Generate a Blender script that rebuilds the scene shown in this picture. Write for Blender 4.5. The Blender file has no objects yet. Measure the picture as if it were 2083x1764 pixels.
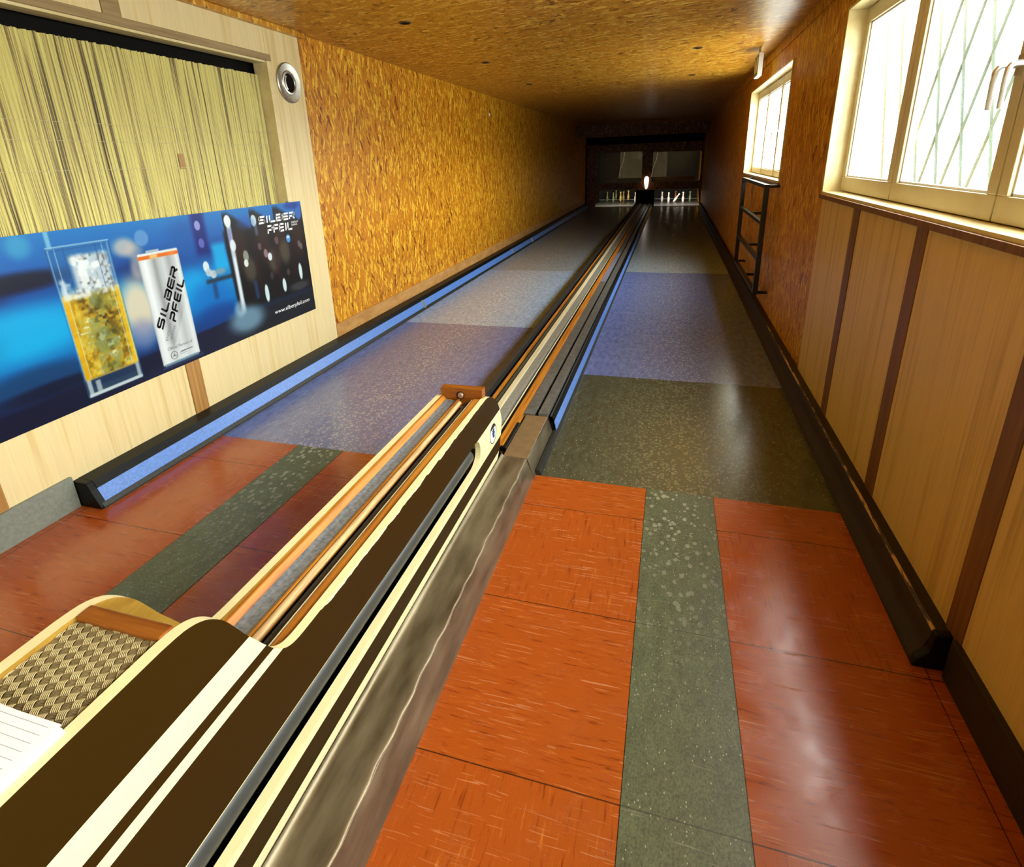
import bpy, bmesh, math, random
import numpy as np
from mathutils import Vector, Matrix
from mathutils.geometry import tessellate_polygon
random.seed(7)
C = bpy.context.scene
COL = C.collection

# ------------------------------------------------------------------ camera
FW, FH = 2083.0, 1764.0
FOC, PX, PY = 1128.818, 1010.163, 721.494          # focal length and principal point in pixels
ROT = ((0.956979615894384, 0.2878101502000043, -0.03681483674401199),
       (0.06090124690214318, -0.3232925453106834, -0.9443373169965825),
       (-0.28369182732042436, 0.9014694934319134, -0.3269123728512089))
cd = bpy.data.cameras.new('camera')
cam = bpy.data.objects.new('camera', cd); COL.objects.link(cam)
cd.sensor_fit = 'HORIZONTAL'; cd.sensor_width = 36.0
cd.lens = FOC / FW * 36.0
cd.shift_x = (FW / 2 - PX) / FW
cd.shift_y = -(FH / 2 - PY) / FW
cd.clip_start = 0.02; cd.clip_end = 200
r0, r1, r2 = (Vector(v) for v in ROT)
m = Matrix((r0, -r1, -r2)).transposed().to_4x4()
m.translation = Vector((0, 0, 1.82))
cam.matrix_world = m
C.camera = cam

# ------------------------------------------------------------------ world, light, exposure
W = bpy.data.worlds.new('overcast_sky'); C.world = W; W.use_nodes = True
wn = W.node_tree.nodes; wl = W.node_tree.links
SKY = 15.0
_tc = wn.new('ShaderNodeTexCoord'); _sx = wn.new('ShaderNodeSeparateXYZ'); _rp = wn.new('ShaderNodeValToRGB')
wl.new(_tc.outputs['Generated'], _sx.inputs[0]); wl.new(_sx.outputs[2], _rp.inputs[0])
_rp.color_ramp.elements[0].position = 0.0; _rp.color_ramp.elements[0].color = (0.50, 0.52, 0.50, 1)
_rp.color_ramp.elements[1].position = 0.12; _rp.color_ramp.elements[1].color = (1.06, 1.08, 1.06, 1)
wl.new(_rp.outputs[0], wn['Background'].inputs[0])
wn['Background'].inputs[1].default_value = SKY
C.view_settings.view_transform = 'Standard'
C.view_settings.look = 'None'
C.view_settings.exposure = 0.68
C.view_settings.gamma = 1.0
C.view_settings.use_curve_mapping = False
C.cycles.use_adaptive_sampling = True; C.cycles.adaptive_threshold = 0.04
C.cycles.max_bounces = 6; C.cycles.diffuse_bounces = 2; C.cycles.glossy_bounces = 3
C.cycles.transmission_bounces = 3; C.cycles.transparent_max_bounces = 8
C.cycles.caustics_reflective = False; C.cycles.caustics_refractive = False
C.cycles.sample_clamp_indirect = 8.0
C.cycles.use_denoising = True

def portal(name, y0, y1, z0, z1, x):
    l = bpy.data.lights.new(name, 'AREA'); l.shape = 'RECTANGLE'
    l.size = z1 - z0; l.size_y = y1 - y0
    o = bpy.data.objects.new(name, l); COL.objects.link(o)
    o.matrix_world = Matrix.Translation((x, (y0 + y1) / 2, (z0 + z1) / 2)) @ Matrix.Rotation(math.pi / 2, 4, 'Y')
    l.cycles.is_portal = True
    return o
portal('daylight_portal', 0.38, 4.745, 1.53, 2.69, 1.34)
portal('daylight_portal', 6.66, 9.86, 1.53, 2.66, 1.34)
portal('daylight_portal', -2.75, -0.30, 1.53, 2.69, 1.34)

def area(name, loc, target, sx, sy, power, col):
    l = bpy.data.lights.new(name, 'AREA'); l.shape = 'RECTANGLE'; l.size = sx; l.size_y = sy
    l.energy = power; l.color = col
    o = bpy.data.objects.new(name, l); COL.objects.link(o)
    o.location = loc
    o.rotation_euler = (Vector(target) - Vector(loc)).to_track_quat('-Z', 'Y').to_euler()
    return o
# the little lamps over the two pin decks
area('pin_deck_lamp', (-2.0, 23.0, 0.80), (-2.0, 24.6, 0.10), 1.2, 0.06, 34.0, (1.0, 0.90, 0.66))
area('pin_deck_lamp', (0.18, 23.0, 0.80), (0.18, 24.6, 0.10), 1.2, 0.06, 34.0, (1.0, 0.96, 0.86))
area('machine_room_lamp', (-1.75, 25.2, 2.2), (-1.6, 26.2, 1.7), 0.9, 0.3, 0.8, (1.0, 0.93, 0.78))

# ------------------------------------------------------------------ helpers: nodes
def s2l(r, g, b):
    f = lambda c: (c / 12.92 if c <= 0.04045 else ((c + 0.055) / 1.055) ** 2.4)
    return (f(r / 255), f(g / 255), f(b / 255), 1)

class NT:
    def __init__(s, name):
        s.m = bpy.data.materials.new(name); s.m.use_nodes = True
        s.t = s.m.node_tree; s.n = s.t.nodes; s.l = s.t.links
        s.b = s.n['Principled BSDF']
    def add(s, kind, **kw):
        n = s.n.new(kind)
        for k, v in kw.items(): setattr(n, k, v)
        return n
    def put(s, sock, v):
        if isinstance(v, bpy.types.NodeSocket): s.l.new(v, sock)
        elif v is not None:
            try: sock.default_value = v
            except Exception: sock.default_value = (*v, 1)
    def pos(s):
        return s.add('ShaderNodeNewGeometry').outputs['Position']
    def mapping(s, v, scale=(1, 1, 1), rot=(0, 0, 0), loc=(0, 0, 0)):
        n = s.add('ShaderNodeMapping'); s.put(n.inputs[0], v)
        n.inputs['Scale'].default_value = scale; n.inputs['Rotation'].default_value = rot; n.inputs['Location'].default_value = loc
        return n.outputs[0]
    def noise(s, v, scale=1, detail=3, rough=0.55, dist=0.0):
        n = s.add('ShaderNodeTexNoise'); s.put(n.inputs['Vector'], v)
        n.inputs['Scale'].default_value = scale; n.inputs['Detail'].default_value = detail
        n.inputs['Roughness'].default_value = rough; n.inputs['Distortion'].default_value = dist
        return n
    def voro(s, v, scale=1, feature='F1', rnd=1.0):
        n = s.add('ShaderNodeTexVoronoi', feature=feature); s.put(n.inputs['Vector'], v)
        n.inputs['Scale'].default_value = scale; n.inputs['Randomness'].default_value = rnd
        return n
    def ramp(s, f, stops, interp='LINEAR'):
        n = s.add('ShaderNodeValToRGB'); s.put(n.inputs[0], f)
        e = n.color_ramp; e.interpolation = interp
        while len(e.elements) < len(stops): e.elements.new(0.5)
        for el, (p, c) in zip(e.elements, stops):
            el.position = p; el.color = c if len(c) == 4 else (*c, 1)
        return n.outputs[0]
    def mix(s, f, a, b, mode='MIX'):
        n = s.add('ShaderNodeMix', data_type='RGBA', blend_type=mode)
        s.put(n.inputs[0], f); s.put(n.inputs[6], a); s.put(n.inputs[7], b)
        return n.outputs[2]
    def math(s, op, a, b=None, clamp=False):
        n = s.add('ShaderNodeMath', operation=op, use_clamp=clamp); s.put(n.inputs[0], a)
        if b is not None: s.put(n.inputs[1], b)
        return n.outputs[0]
    def sep(s, v):
        n = s.add('ShaderNodeSeparateXYZ'); s.put(n.inputs[0], v); return n.outputs
    def vadd(s, a, b):
        n = s.add('ShaderNodeVectorMath', operation='ADD'); s.put(n.inputs[0], a); s.put(n.inputs[1], b); return n.outputs[0]
    def vscale(s, a, k):
        n = s.add('ShaderNodeVectorMath', operation='SCALE'); s.put(n.inputs[0], a); n.inputs['Scale'].default_value = k; return n.outputs[0]
    def bump(s, h, strength=0.3, dist=0.002):
        n = s.add('ShaderNodeBump'); s.put(n.inputs['Height'], h)
        n.inputs['Strength'].default_value = strength; n.inputs['Distance'].default_value = dist
        s.l.new(n.outputs[0], s.b.inputs['Normal'])
    def fin(s, col=None, rough=0.5, metal=0.0, spec=0.5, coat=0.0):
        s.put(s.b.inputs['Base Color'], col); s.put(s.b.inputs['Roughness'], rough)
        s.put(s.b.inputs['Metallic'], metal); s.put(s.b.inputs['Specular IOR Level'], spec)
        s.put(s.b.inputs['Coat Weight'], coat)
        return s.m

def plain(name, col, rough=0.5, metal=0.0, spec=0.5, mottled=0.12, scale=30):
    n = NT(name)
    c = col if len(col) == 4 else (*col, 1)
    f = n.noise(n.pos(), scale, 4).outputs[0]
    dark = tuple(x * (1 - mottled) for x in c[:3]) + (1,)
    lite = tuple(min(1, x * (1 + mottled)) for x in c[:3]) + (1,)
    return n.fin(n.ramp(f, [(0.3, dark), (0.7, lite)]), rough, metal, spec)

def osb(name, long, across, base, lite, dark, rough=0.42, slim=0):
    """Strand board: overlapping flakes; `long` and `across` are cells per metre along x, y, z."""
    n = NT(name); p = n.pos()
    wob = n.vscale(n.noise(p, 10, 2).outputs['Color'], 0.9)
    rot = lambda sc: tuple(0.28 if k == slim else 0 for k in range(3))
    v1 = n.voro(n.vadd(n.mapping(n.mapping(p, rot=rot(0)), long), wob), 1)
    v2 = n.voro(n.vadd(n.mapping(n.mapping(p, rot=tuple(-1.5 * q for q in rot(0))), across, loc=(3.1, 7.7, 1.3)), wob), 1)
    r1 = n.sep(v1.outputs['Color']); r2 = n.sep(v2.outputs['Color'])
    c1 = n.ramp(r1[0], [(0.0, dark), (0.10, base), (0.55, base), (0.80, lite), (1.0, tuple(min(1, x * 1.2) for x in lite[:3]))])
    c2 = n.ramp(r2[1], [(0.0, dark), (0.16, base), (0.66, base), (1.0, lite)])
    pick = n.ramp(r2[0], [(0.55, (0, 0, 0)), (0.56, (1, 1, 1))], 'CONSTANT')
    c = n.mix(pick, c1, c2)
    e1 = n.voro(n.vadd(n.mapping(n.mapping(p, rot=rot(0)), long), wob), 1, 'DISTANCE_TO_EDGE').outputs['Distance']
    edge = n.math('LESS_THAN', e1, 0.06)
    gate = n.math('GREATER_THAN', n.noise(n.mapping(p, across), 0.9, 2).outputs[0], 0.56)
    c = n.mix(n.math('MULTIPLY', n.math('MULTIPLY', edge, gate), 0.75), c, dark)
    fib = n.noise(n.mapping(p, tuple(x * 4 for x in long)), 1, 3).outputs[0]
    c = n.mix(0.5, c, n.ramp(fib, [(0.3, (0.5, 0.42, 0.3)), (0.62, (1, 1, 1))]), 'MULTIPLY')
    n.bump(fib, 0.4, 0.0012)
    return n.fin(c, rough, 0, 0.35)

def veneer(name, light, dark, sy=9.0, rough=0.38):
    """Pale board with upright figure."""
    n = NT(name); p = n.pos()
    a = n.noise(n.mapping(p, (sy, sy, 0.35)), 1.6, 4, 0.6, 0.25).outputs[0]
    b = n.noise(n.mapping(p, (60, 60, 1.2)), 1, 3).outputs[0]
    f = n.math('ADD', n.math('MULTIPLY', a, 0.75), n.math('MULTIPLY', b, 0.25))
    return n.fin(n.ramp(f, [(0.33, dark), (0.5, light), (0.56, tuple(x * 0.93 for x in light[:3])), (0.68, light)]), rough, 0, 0.4)

def timber(name, light, dark, along=(40, 1.0, 40), rough=0.45):
    n = NT(name); p = n.pos()
    a = n.noise(n.mapping(p, along), 1.0, 5, 0.6, 0.4).outputs[0]
    n.bump(a, 0.15, 0.001)
    return n.fin(n.ramp(a, [(0.3, dark), (0.65, light)]), rough, 0, 0.4)

# ------------------------------------------------------------------ materials
M = {}
O_B, O_L, O_D = (0.64, 0.245, 0.008, 1), (0.90, 0.50, 0.035, 1), (0.22, 0.050, 0.002, 1)
M['osb_wall'] = osb('strand_board_wall', (6, 44, 8), (6, 36, 10), O_B, O_L, O_D)
M['osb_ceiling'] = osb('strand_board_ceiling', (8, 34, 9), (24, 18, 9), (0.62, 0.265, 0.017, 1), (0.84, 0.49, 0.07, 1), (0.24, 0.09, 0.006, 1), 0.30, 2)
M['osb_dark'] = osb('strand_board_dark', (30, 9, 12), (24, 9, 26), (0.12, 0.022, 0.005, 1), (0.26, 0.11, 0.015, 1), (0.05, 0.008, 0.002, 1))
M['veneer_left'] = veneer('pale_veneer', (0.84, 0.68, 0.36, 1), (0.70, 0.52, 0.22, 1))
M['veneer_right'] = veneer('warm_lit_veneer', (0.84, 0.54, 0.155, 1), (0.54, 0.29, 0.055, 1))  # same veneer as the left boards, warm bounced light put into the colour
M['batten'] = timber('walnut_batten', (0.25, 0.098, 0.02, 1), (0.12, 0.038, 0.006, 1), (40, 40, 1.2))
M['batten_light'] = timber('oak_batten', (0.50, 0.27, 0.08, 1), (0.30, 0.13, 0.03, 1), (40, 40, 1.2))
M['casing'] = timber('grey_brown_casing', (0.40, 0.28, 0.13, 1), (0.26, 0.17, 0.07, 1), (40, 2, 40))
M['cream_wood'] = timber('cream_painted_wood', (0.86, 0.72, 0.38, 1), (0.74, 0.58, 0.27, 1), (10, 2, 10), 0.35)
M['sash'] = plain('cream_window_paint', (0.74, 0.63, 0.40), 0.35, 0, 0.5, 0.04, 10)
M['gap'] = plain('dark_rubber_seal', (0.05, 0.04, 0.03), 0.6)
M['black'] = plain('black_paint', (0.0045, 0.0045, 0.004), 0.42, 0, 0.16, 0.3, 40)
M['scuffed'] = plain('scuffed_black_strip', (0.016, 0.019, 0.016), 0.45, 0, 0.5, 0.6, 60)
M['void'] = plain('dark_void', (0.008, 0.007, 0.006), 0.9, 0, 0.1)
M['blue'] = plain('blue_strip', (0.10, 0.24, 0.66), 0.38, 0, 0.5, 0.2, 70)
M['grey_skirt'] = plain('grey_linoleum_skirting', (0.22, 0.24, 0.20), 0.5, 0, 0.4, 0.15, 60)
M['brown_skirt'] = plain('dark_brown_skirting', (0.026, 0.017, 0.009), 0.5, 0, 0.25, 0.25, 60)
M['iron'] = plain('black_iron', (0.008, 0.008, 0.009), 0.35, 0.0, 0.5)
M['steel'] = plain('brushed_steel', (0.46, 0.45, 0.40), 0.36, 1.0)
M['sheet'] = None
M['dark_rail'] = plain('dark_rubber_rail', (0.035, 0.033, 0.028), 0.4, 0, 0.5, 0.35, 50)
M['green_rubber'] = plain('green_black_rubber', (0.05, 0.065, 0.05), 0.5, 0, 0.4, 0.6, 50)
M['orange_wood'] = timber('varnished_orange_wood', (0.60, 0.24, 0.022, 1), (0.28, 0.075, 0.004, 1), (70, 2.2, 70), 0.45)
M['red_wood'] = timber('red_brown_hardwood', (0.34, 0.105, 0.012, 1), (0.16, 0.038, 0.003, 1), (4, 40, 40), 0.35)
M['tan_wood'] = timber('worn_tan_wood', (0.70, 0.48, 0.22, 1), (0.36, 0.20, 0.08, 1), (90, 5, 90), 0.5)
M['gold_board'] = timber('gold_brown_board', (0.42, 0.24, 0.035, 1), (0.24, 0.115, 0.010, 1), (20, 6, 20), 0.45)
M['cream_rail'] = timber('cream_rail', (0.78, 0.70, 0.46, 1), (0.60, 0.52, 0.30, 1), (40, 2, 40), 0.4)
M['grey_rail'] = plain('grey_rail', (0.26, 0.25, 0.21), 0.4, 0, 0.5, 0.25, 40)
M['grey_track'] = plain('worn_grey_track', (0.115, 0.115, 0.105), 0.38, 0, 0.5, 0.35, 25)
M['worn_metal'] = plain('worn_zinc_channel', (0.30, 0.35, 0.40), 0.40, 0.6, 0.5, 0.35, 60)
M['cream_edge'] = plain('cream_edge_band', (0.86, 0.76, 0.40), 0.4, 0, 0.5, 0.05, 12)
M['pipe'] = plain('grey_plastic_pipe', (0.055, 0.058, 0.052), 0.36, 0, 0.35, 0.06, 12)
M['tan_cover'] = plain('tan_cover_board', (0.20, 0.125, 0.055), 0.5, 0, 0.4, 0.15, 20)
M['paper'] = plain('white_paper', (0.90, 0.90, 0.90), 0.6, 0, 0.3, 0.02, 20)
M['ink'] = plain('grey_ink', (0.45, 0.46, 0.48), 0.7, 0, 0.2)
M['red_ink'] = plain('faded_red_ink', (0.50, 0.22, 0.22), 0.7, 0, 0.2)
M['mat'] = plain('woven_mat_plastic', (0.52, 0.41, 0.19), 0.30, 0, 0.6, 0.12, 15)
M['mat_base'] = plain('woven_mat_ground', (0.035, 0.020, 0.006), 0.5)
M['mat_dark'] = plain('woven_mat_shiny', (0.26, 0.19, 0.085), 0.16, 0, 0.8, 0.15, 20)
M['white'] = plain('white_enamel', (0.82, 0.80, 0.74), 0.4, 0, 0.5, 0.03)
M['alu'] = plain('satin_aluminium', (0.72, 0.71, 0.68), 0.28, 0.85)
M['badge_blue'] = plain('badge_navy', (0.02, 0.06, 0.16), 0.5)
M['badge_black'] = plain('badge_black', (0.012, 0.012, 0.012), 0.5)
M['pin_white'] = plain('pin_white', (0.85, 0.82, 0.72), 0.35, 0, 0.5, 0.03)
M['pin_gold'] = plain('pin_yellowed', (0.72, 0.52, 0.16), 0.35, 0, 0.5, 0.05)
M['pin_green'] = plain('pin_olive', (0.20, 0.25, 0.12), 0.4)
M['pin_band'] = plain('pin_red_band', (0.30, 0.10, 0.05), 0.4)
M['deck'] = plain('pin_deck_plate', (0.10, 0.10, 0.10), 0.35, 0.2, 0.5, 0.25, 12)
M['pit_wall'] = plain('dark_pit_wall', (0.02, 0.017, 0.013), 0.8, 0, 0.2, 0.35, 4)
M['backdrop'] = plain('grey_backdrop', (0.13, 0.115, 0.085), 0.7, 0, 0.1, 0.2, 2)
M['trellis'] = plain('pale_green_wire', (0.10, 0.145, 0.122), 0.6)
M['sign_green'] = plain('sign_green', (0.02, 0.16, 0.06), 0.4)
M['letters_white'] = plain('print_white', (0.93, 0.93, 0.93), 0.4, 0, 0.4, 0.01)
M['letters_black'] = plain('print_black', (0.012, 0.012, 0.015), 0.35, 0, 0.4, 0.01)
M['letters_grey'] = plain('print_grey', (0.22, 0.23, 0.25), 0.4, 0, 0.4, 0.01)

def m_tile(name, base, lite, dark, seams):
    """Red linoleum laid in rows; worn with pale scratches."""
    n = NT(name); p = n.pos(); xyz = n.sep(p)
    row = n.math('FLOOR', n.math('DIVIDE', n.math('SUBTRACT', xyz[1], 0.443), 0.7170))
    off = n.add('ShaderNodeCombineXYZ'); n.put(off.inputs[0], n.math('MULTIPLY', row, 5.3)); n.put(off.inputs[1], n.math('MULTIPLY', row, 3.7))
    even = n.math('FLOORED_MODULO', row, 2.0)
    q = n.vadd(p, off.outputs[0])
    a = n.noise(n.mapping(q, (60, 6, 5)), 1.2, 6, 0.66, 0.35).outputs[0]
    a2 = n.noise(n.mapping(q, (7, 55, 5)), 1.2, 6, 0.66, 0.35).outputs[0]
    am = n.add('ShaderNodeMix'); n.put(am.inputs[0], even); n.put(am.inputs[2], a); n.put(am.inputs[3], a2)
    a = am.outputs[0]
    c = n.ramp(a, [(0.30, dark), (0.44, base), (0.58, base), (0.72, lite)])
    fine = n.noise(q, 260, 2).outputs[0]
    c = n.mix(0.35, c, n.ramp(fine, [(0.3, (0.55, 0.5, 0.45)), (0.7, (1.0, 1.0, 1.0))]), 'MULTIPLY')
    tot = None
    for k, (ro, ln) in enumerate(((0.25, 2.2), (-0.75, 3.0), (1.1, 2.6), (-1.35, 3.4), (0.7, 4.5))):
        w = n.vscale(n.noise(q, 1.6 + .4 * k, 1).outputs['Color'], 0.035)
        d = n.noise(n.mapping(n.vadd(q, w), (ln, 120, 1), (0, 0, ro), (k * 3.3, k, 0)), 1.0, 1).outputs[0]
        line = n.ramp(d, [(0.655, (0, 0, 0)), (0.69, (1, 1, 1))])
        gate = n.ramp(n.noise(q, 2.6 + k, 2).outputs[0], [(0.52, (0, 0, 0)), (0.64, (1, 1, 1))])
        s_ = n.math('MULTIPLY', line, gate)
        tot = s_ if tot is None else n.math('MAXIMUM', tot, s_)
    c = n.mix(n.math('MULTIPLY', tot, 0.34), c, (0.66, 0.34, 0.15, 1))
    fr = n.math('FRACT', n.math('DIVIDE', n.math('SUBTRACT', xyz[1], 0.443), 0.7170))
    dy = n.math('MULTIPLY', n.math('SUBTRACT', 0.5, n.math('ABSOLUTE', n.math('SUBTRACT', fr, 0.5))), 0.717)
    seam = n.math('LESS_THAN', dy, 0.0022)
    for sx in seams:
        seam = n.math('MAXIMUM', seam, n.math('LESS_THAN', n.math('ABSOLUTE', n.math('SUBTRACT', xyz[0], sx)), 0.0016))
    c = n.mix(n.math('MULTIPLY', seam, 0.9), c, (0.03, 0.008, 0.004, 1))
    n.bump(n.noise(p, 60, 2).outputs[0], 0.035, 0.002)
    return n.fin(c, n.math('ADD', n.ramp(n.noise(q, 9, 4).outputs[0], [(0.3, (0.15,) * 3), (0.7, (0.30,) * 3)]), n.math('MULTIPLY', tot, 0.25)), 0, 0.75)
M['tile'] = m_tile('red_linoleum', (0.43, 0.082, 0.009, 1), (0.60, 0.175, 0.028, 1), (0.20, 0.027, 0.004, 1), (-3.165, 1.0))

def m_fleck(name, base, fleck, amount, rough, scale=120, rows=False, big=False, var=0.25, grain=170, wear=None):
    n = NT(name); p = n.pos(); xyz = n.sep(p)
    a = n.noise(n.mapping(p, (18, 6, 6)), 1.4, 4).outputs[0]
    c = n.ramp(a, [(0.3, tuple(x * (1 - var) for x in base[:3])), (0.7, tuple(x * (1 + var) for x in base[:3]))])
    gr = n.noise(n.mapping(p, (1, 0.6, 1)), grain, 3, 0.7).outputs[0]
    c = n.mix(0.8, c, n.ramp(gr, [(0.34, (0.45, 0.45, 0.45)), (0.5, (1, 1, 1)), (0.66, (1.5, 1.5, 1.45))]), 'MULTIPLY')
    if wear:
        band = None
        for cx_ in (0.147, -2.21):
            b_ = n.math('SUBTRACT', 1.0, n.math('DIVIDE', n.math('ABSOLUTE', n.math('SUBTRACT', xyz[0], n.math('ADD', cx_, n.math('MULTIPLY', n.math('SUBTRACT', n.noise(n.mapping(p, (0, 0.4, 0)), 1, 2).outputs[0], 0.5), 0.3)))), 0.62), True)
            band = b_ if band is None else n.math('ADD', band, b_)
        band = n.math('POWER', band, 0.8)
        wv = n.voro(n.mapping(p, (1, 0.8, 1)), 55)
        wk = n.math('MULTIPLY', n.math('LESS_THAN', wv.outputs['Distance'], n.math('MULTIPLY', n.sep(wv.outputs['Color'])[1], 0.62)), band)
        c = n.mix(n.math('MULTIPLY', band, 0.45), c, wear)
        c = n.mix(n.math('MULTIPLY', wk, 0.75), c, tuple(min(1, x * 1.9) for x in wear[:3]) + (1,))
    v = n.voro(n.mapping(p, (1, 0.55, 1)), scale)
    f = n.math('MULTIPLY', n.math('GREATER_THAN', n.sep(v.outputs['Color'])[0], 1 - amount), n.math('LESS_THAN', v.outputs['Distance'], 0.36))
    c = n.mix(n.math('MULTIPLY', f, 0.8), c, fleck)
    v3 = n.voro(n.mapping(p, (1, 0.7, 1), loc=(4, 9, 0)), scale * 1.3)
    f3 = n.math('MULTIPLY', n.math('GREATER_THAN', n.sep(v3.outputs['Color'])[1], 1 - amount), n.math('LESS_THAN', v3.outputs['Distance'], 0.4))
    c = n.mix(n.math('MULTIPLY', f3, 0.7), c, tuple(x * 0.25 for x in base[:3]) + (1,))
    if big:
        v2 = n.voro(n.mapping(p, (1, 0.75, 1)), 38)
        g = n.noise(n.mapping(p, (3, 0.5, 1)), 1.0, 2).outputs[0]
        f2 = n.math('MULTIPLY', n.math('GREATER_THAN', n.sep(v2.outputs['Color'])[2], 0.72), n.math('LESS_THAN', v2.outputs['Distance'], n.math('MULTIPLY', g, 0.80)))
        # dents where balls are set down, in a band on the middle of each lane
        band = None
        for cx_ in (0.147, -2.21):
            b_ = n.math('SUBTRACT', 1.0, n.math('DIVIDE', n.math('ABSOLUTE', n.math('SUBTRACT', xyz[0], cx_)), 0.42), True)
            band = b_ if band is None else n.math('ADD', band, b_)
        far = n.math('MULTIPLY', n.math('SUBTRACT', xyz[1], 1.5), 0.7, True)
        c = n.mix(n.math('MULTIPLY', n.math('MULTIPLY', n.math('MULTIPLY', f2, 0.75), band), far), c, fleck)
    if rows:
        fr = n.math('FRACT', n.math('DIVIDE', n.math('SUBTRACT', xyz[1], 0.443), 0.7170))
        dy = n.math('MULTIPLY', n.math('SUBTRACT', 0.5, n.math('ABSOLUTE', n.math('SUBTRACT', fr, 0.5))), 0.717)
        c = n.mix(n.math('MULTIPLY', n.math('LESS_THAN', dy, 0.0018), 0.7), c, (0.012, 0.016, 0.01, 1))
        for k, (ro, ln) in enumerate(((0.9, 3.0), (-0.5, 3.5), (0.3, 3.0))):
            d = n.noise(n.mapping(n.vadd(p, n.vscale(n.noise(p, 1.6, 1).outputs['Color'], 0.1)), (ln, 120, 1), (0, 0, ro), (k * 3.3, k, 0)), 1.0, 1).outputs[0]
            gate = n.ramp(n.noise(p, 3.1 + k, 2).outputs[0], [(0.55, (0, 0, 0)), (0.65, (1, 1, 1))])
            c = n.mix(n.math('MULTIPLY', n.math('MULTIPLY', n.ramp(d, [(0.67, (0, 0, 0)), (0.70, (1, 1, 1))]), gate), 0.3), c, fleck)
    n.bump(gr, 0.03, 0.001)
    return n.fin(c, rough, 0, 0.75)
FL = (0.45, 0.46, 0.36, 1)
M['runner'] = m_fleck('green_runner', (0.088, 0.108, 0.056, 1), FL, 0.05, 0.36, 190, rows=True, big=True)
M['lane_green'] = m_fleck('green_grey_lane', (0.062, 0.068, 0.042, 1), FL, 0.035, 0.20, 150, wear=(0.105, 0.105, 0.060, 1))
M['lane_blue'] = m_fleck('blue_grey_lane', (0.135, 0.175, 0.40, 1), (0.50, 0.46, 0.38, 1), 0.04, 0.24, 110, wear=(0.21, 0.20, 0.22, 1))  # blue of reflected skylight put into the plate colours
M['lane_violet'] = m_fleck('violet_grey_lane', (0.155, 0.19, 0.40, 1), (0.50, 0.46, 0.38, 1), 0.04, 0.24, 110, wear=(0.26, 0.24, 0.26, 1))
M['lane_pale'] = m_fleck('pale_grey_lane', (0.34, 0.46, 0.66, 1), (0.62, 0.60, 0.55, 1), 0.05, 0.24, 80, wear=(0.44, 0.46, 0.48, 1))
M['lane_grey'] = m_fleck('grey_lane', (0.30, 0.36, 0.41, 1), (0.55, 0.55, 0.5, 1), 0.05, 0.24, 70, wear=(0.34, 0.34, 0.32, 1))

def m_stripes():
    """Brown laminate with cream stripes at fixed heights; chipped along the upper edge."""
    n = NT('brown_and_cream_laminate'); p = n.pos(); z = n.sep(p)[2]; y = n.sep(p)[1]
    br, cr = (0.030, 0.0135, 0.0006, 1), (0.88, 0.78, 0.44, 1)
    t = lambda h: h / 1.0
    col = n.ramp(z, [(0.0, cr), (t(.177), br), (t(.258), cr), (t(.433), br), (t(.638), cr), (t(.671), br), (t(.701), cr), (t(.772), br)], 'CONSTANT')
    wob = n.math('MULTIPLY', n.math('SUBTRACT', n.noise(p, 16, 3).outputs[0], 0.5), 0.022)
    chip = n.math('MULTIPLY', n.math('GREATER_THAN', n.math('ADD', z, wob), n.math('ADD', 0.603, n.math('MULTIPLY', n.math('SUBTRACT', 1.12, y, True), 0.22))), n.math('GREATER_THAN', y, 0.90))
    col = n.mix(chip, col, cr)
    low = n.math('LESS_THAN', n.noise(p, 300, 2).outputs[0], 0.3)
    col = n.mix(n.math('MULTIPLY', low, 0.2), col, (0.02, 0.01, 0.002, 1))
    return n.fin(col, 0.5, 0, 0.10)
M['stripes'] = m_stripes()

def m_sheet():
    n = NT('dull_bent_sheet_metal'); p = n.pos()
    a = n.noise(n.mapping(p, (14, 3, 14)), 1.2, 5).outputs[0]
    g = n.noise(n.mapping(p, (160, 160, 20)), 1, 2).outputs[0]
    n.bump(n.math('ADD', a, n.math('MULTIPLY', g, 0.25)), 0.10, 0.004)
    return n.fin(n.ramp(a, [(0.3, (0.15, 0.12, 0.07, 1)), (0.7, (0.33, 0.28, 0.18, 1))]), n.ramp(a, [(0.3, (0.36,) * 3), (0.7, (0.50,) * 3)]), 0.8)
M['sheet'] = m_sheet()

def m_straw():
    """Blind of thin upright reeds, yellow with grey-brown ones between."""
    n = NT('reed_blind'); p = n.pos()
    q = n.vadd(p, n.vscale(n.noise(n.mapping(p, (3, 3, 1.2)), 1, 2).outputs['Color'], 0.03))
    y1 = n.noise(n.mapping(q, (1, 95, 0.5)), 1, 3, 0.65).outputs[0]
    y2 = n.noise(n.mapping(q, (1, 26, 0.9)), 1, 2).outputs[0]
    f = n.math('ADD', n.math('MULTIPLY', y1, 0.65), n.math('MULTIPLY', y2, 0.35))
    c = n.ramp(f, [(0.34, (0.06, 0.04, 0.012, 1)), (0.43, (0.30, 0.22, 0.08, 1)), (0.47, (0.66, 0.58, 0.19, 1)), (0.55, (0.78, 0.70, 0.22, 1)), (0.60, (0.40, 0.31, 0.13, 1)), (0.66, (0.22, 0.15, 0.06, 1)), (0.72, (0.70, 0.63, 0.22, 1))])
    w = n.math('SINE', n.math('MULTIPLY', n.sep(q)[1], 520.0))
    n.bump(n.math('ADD', n.math('MULTIPLY', w, 0.5), y1), 0.5, 0.003)
    return n.fin(c, 0.45, 0, 0.35)
M['straw'] = m_straw()

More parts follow.
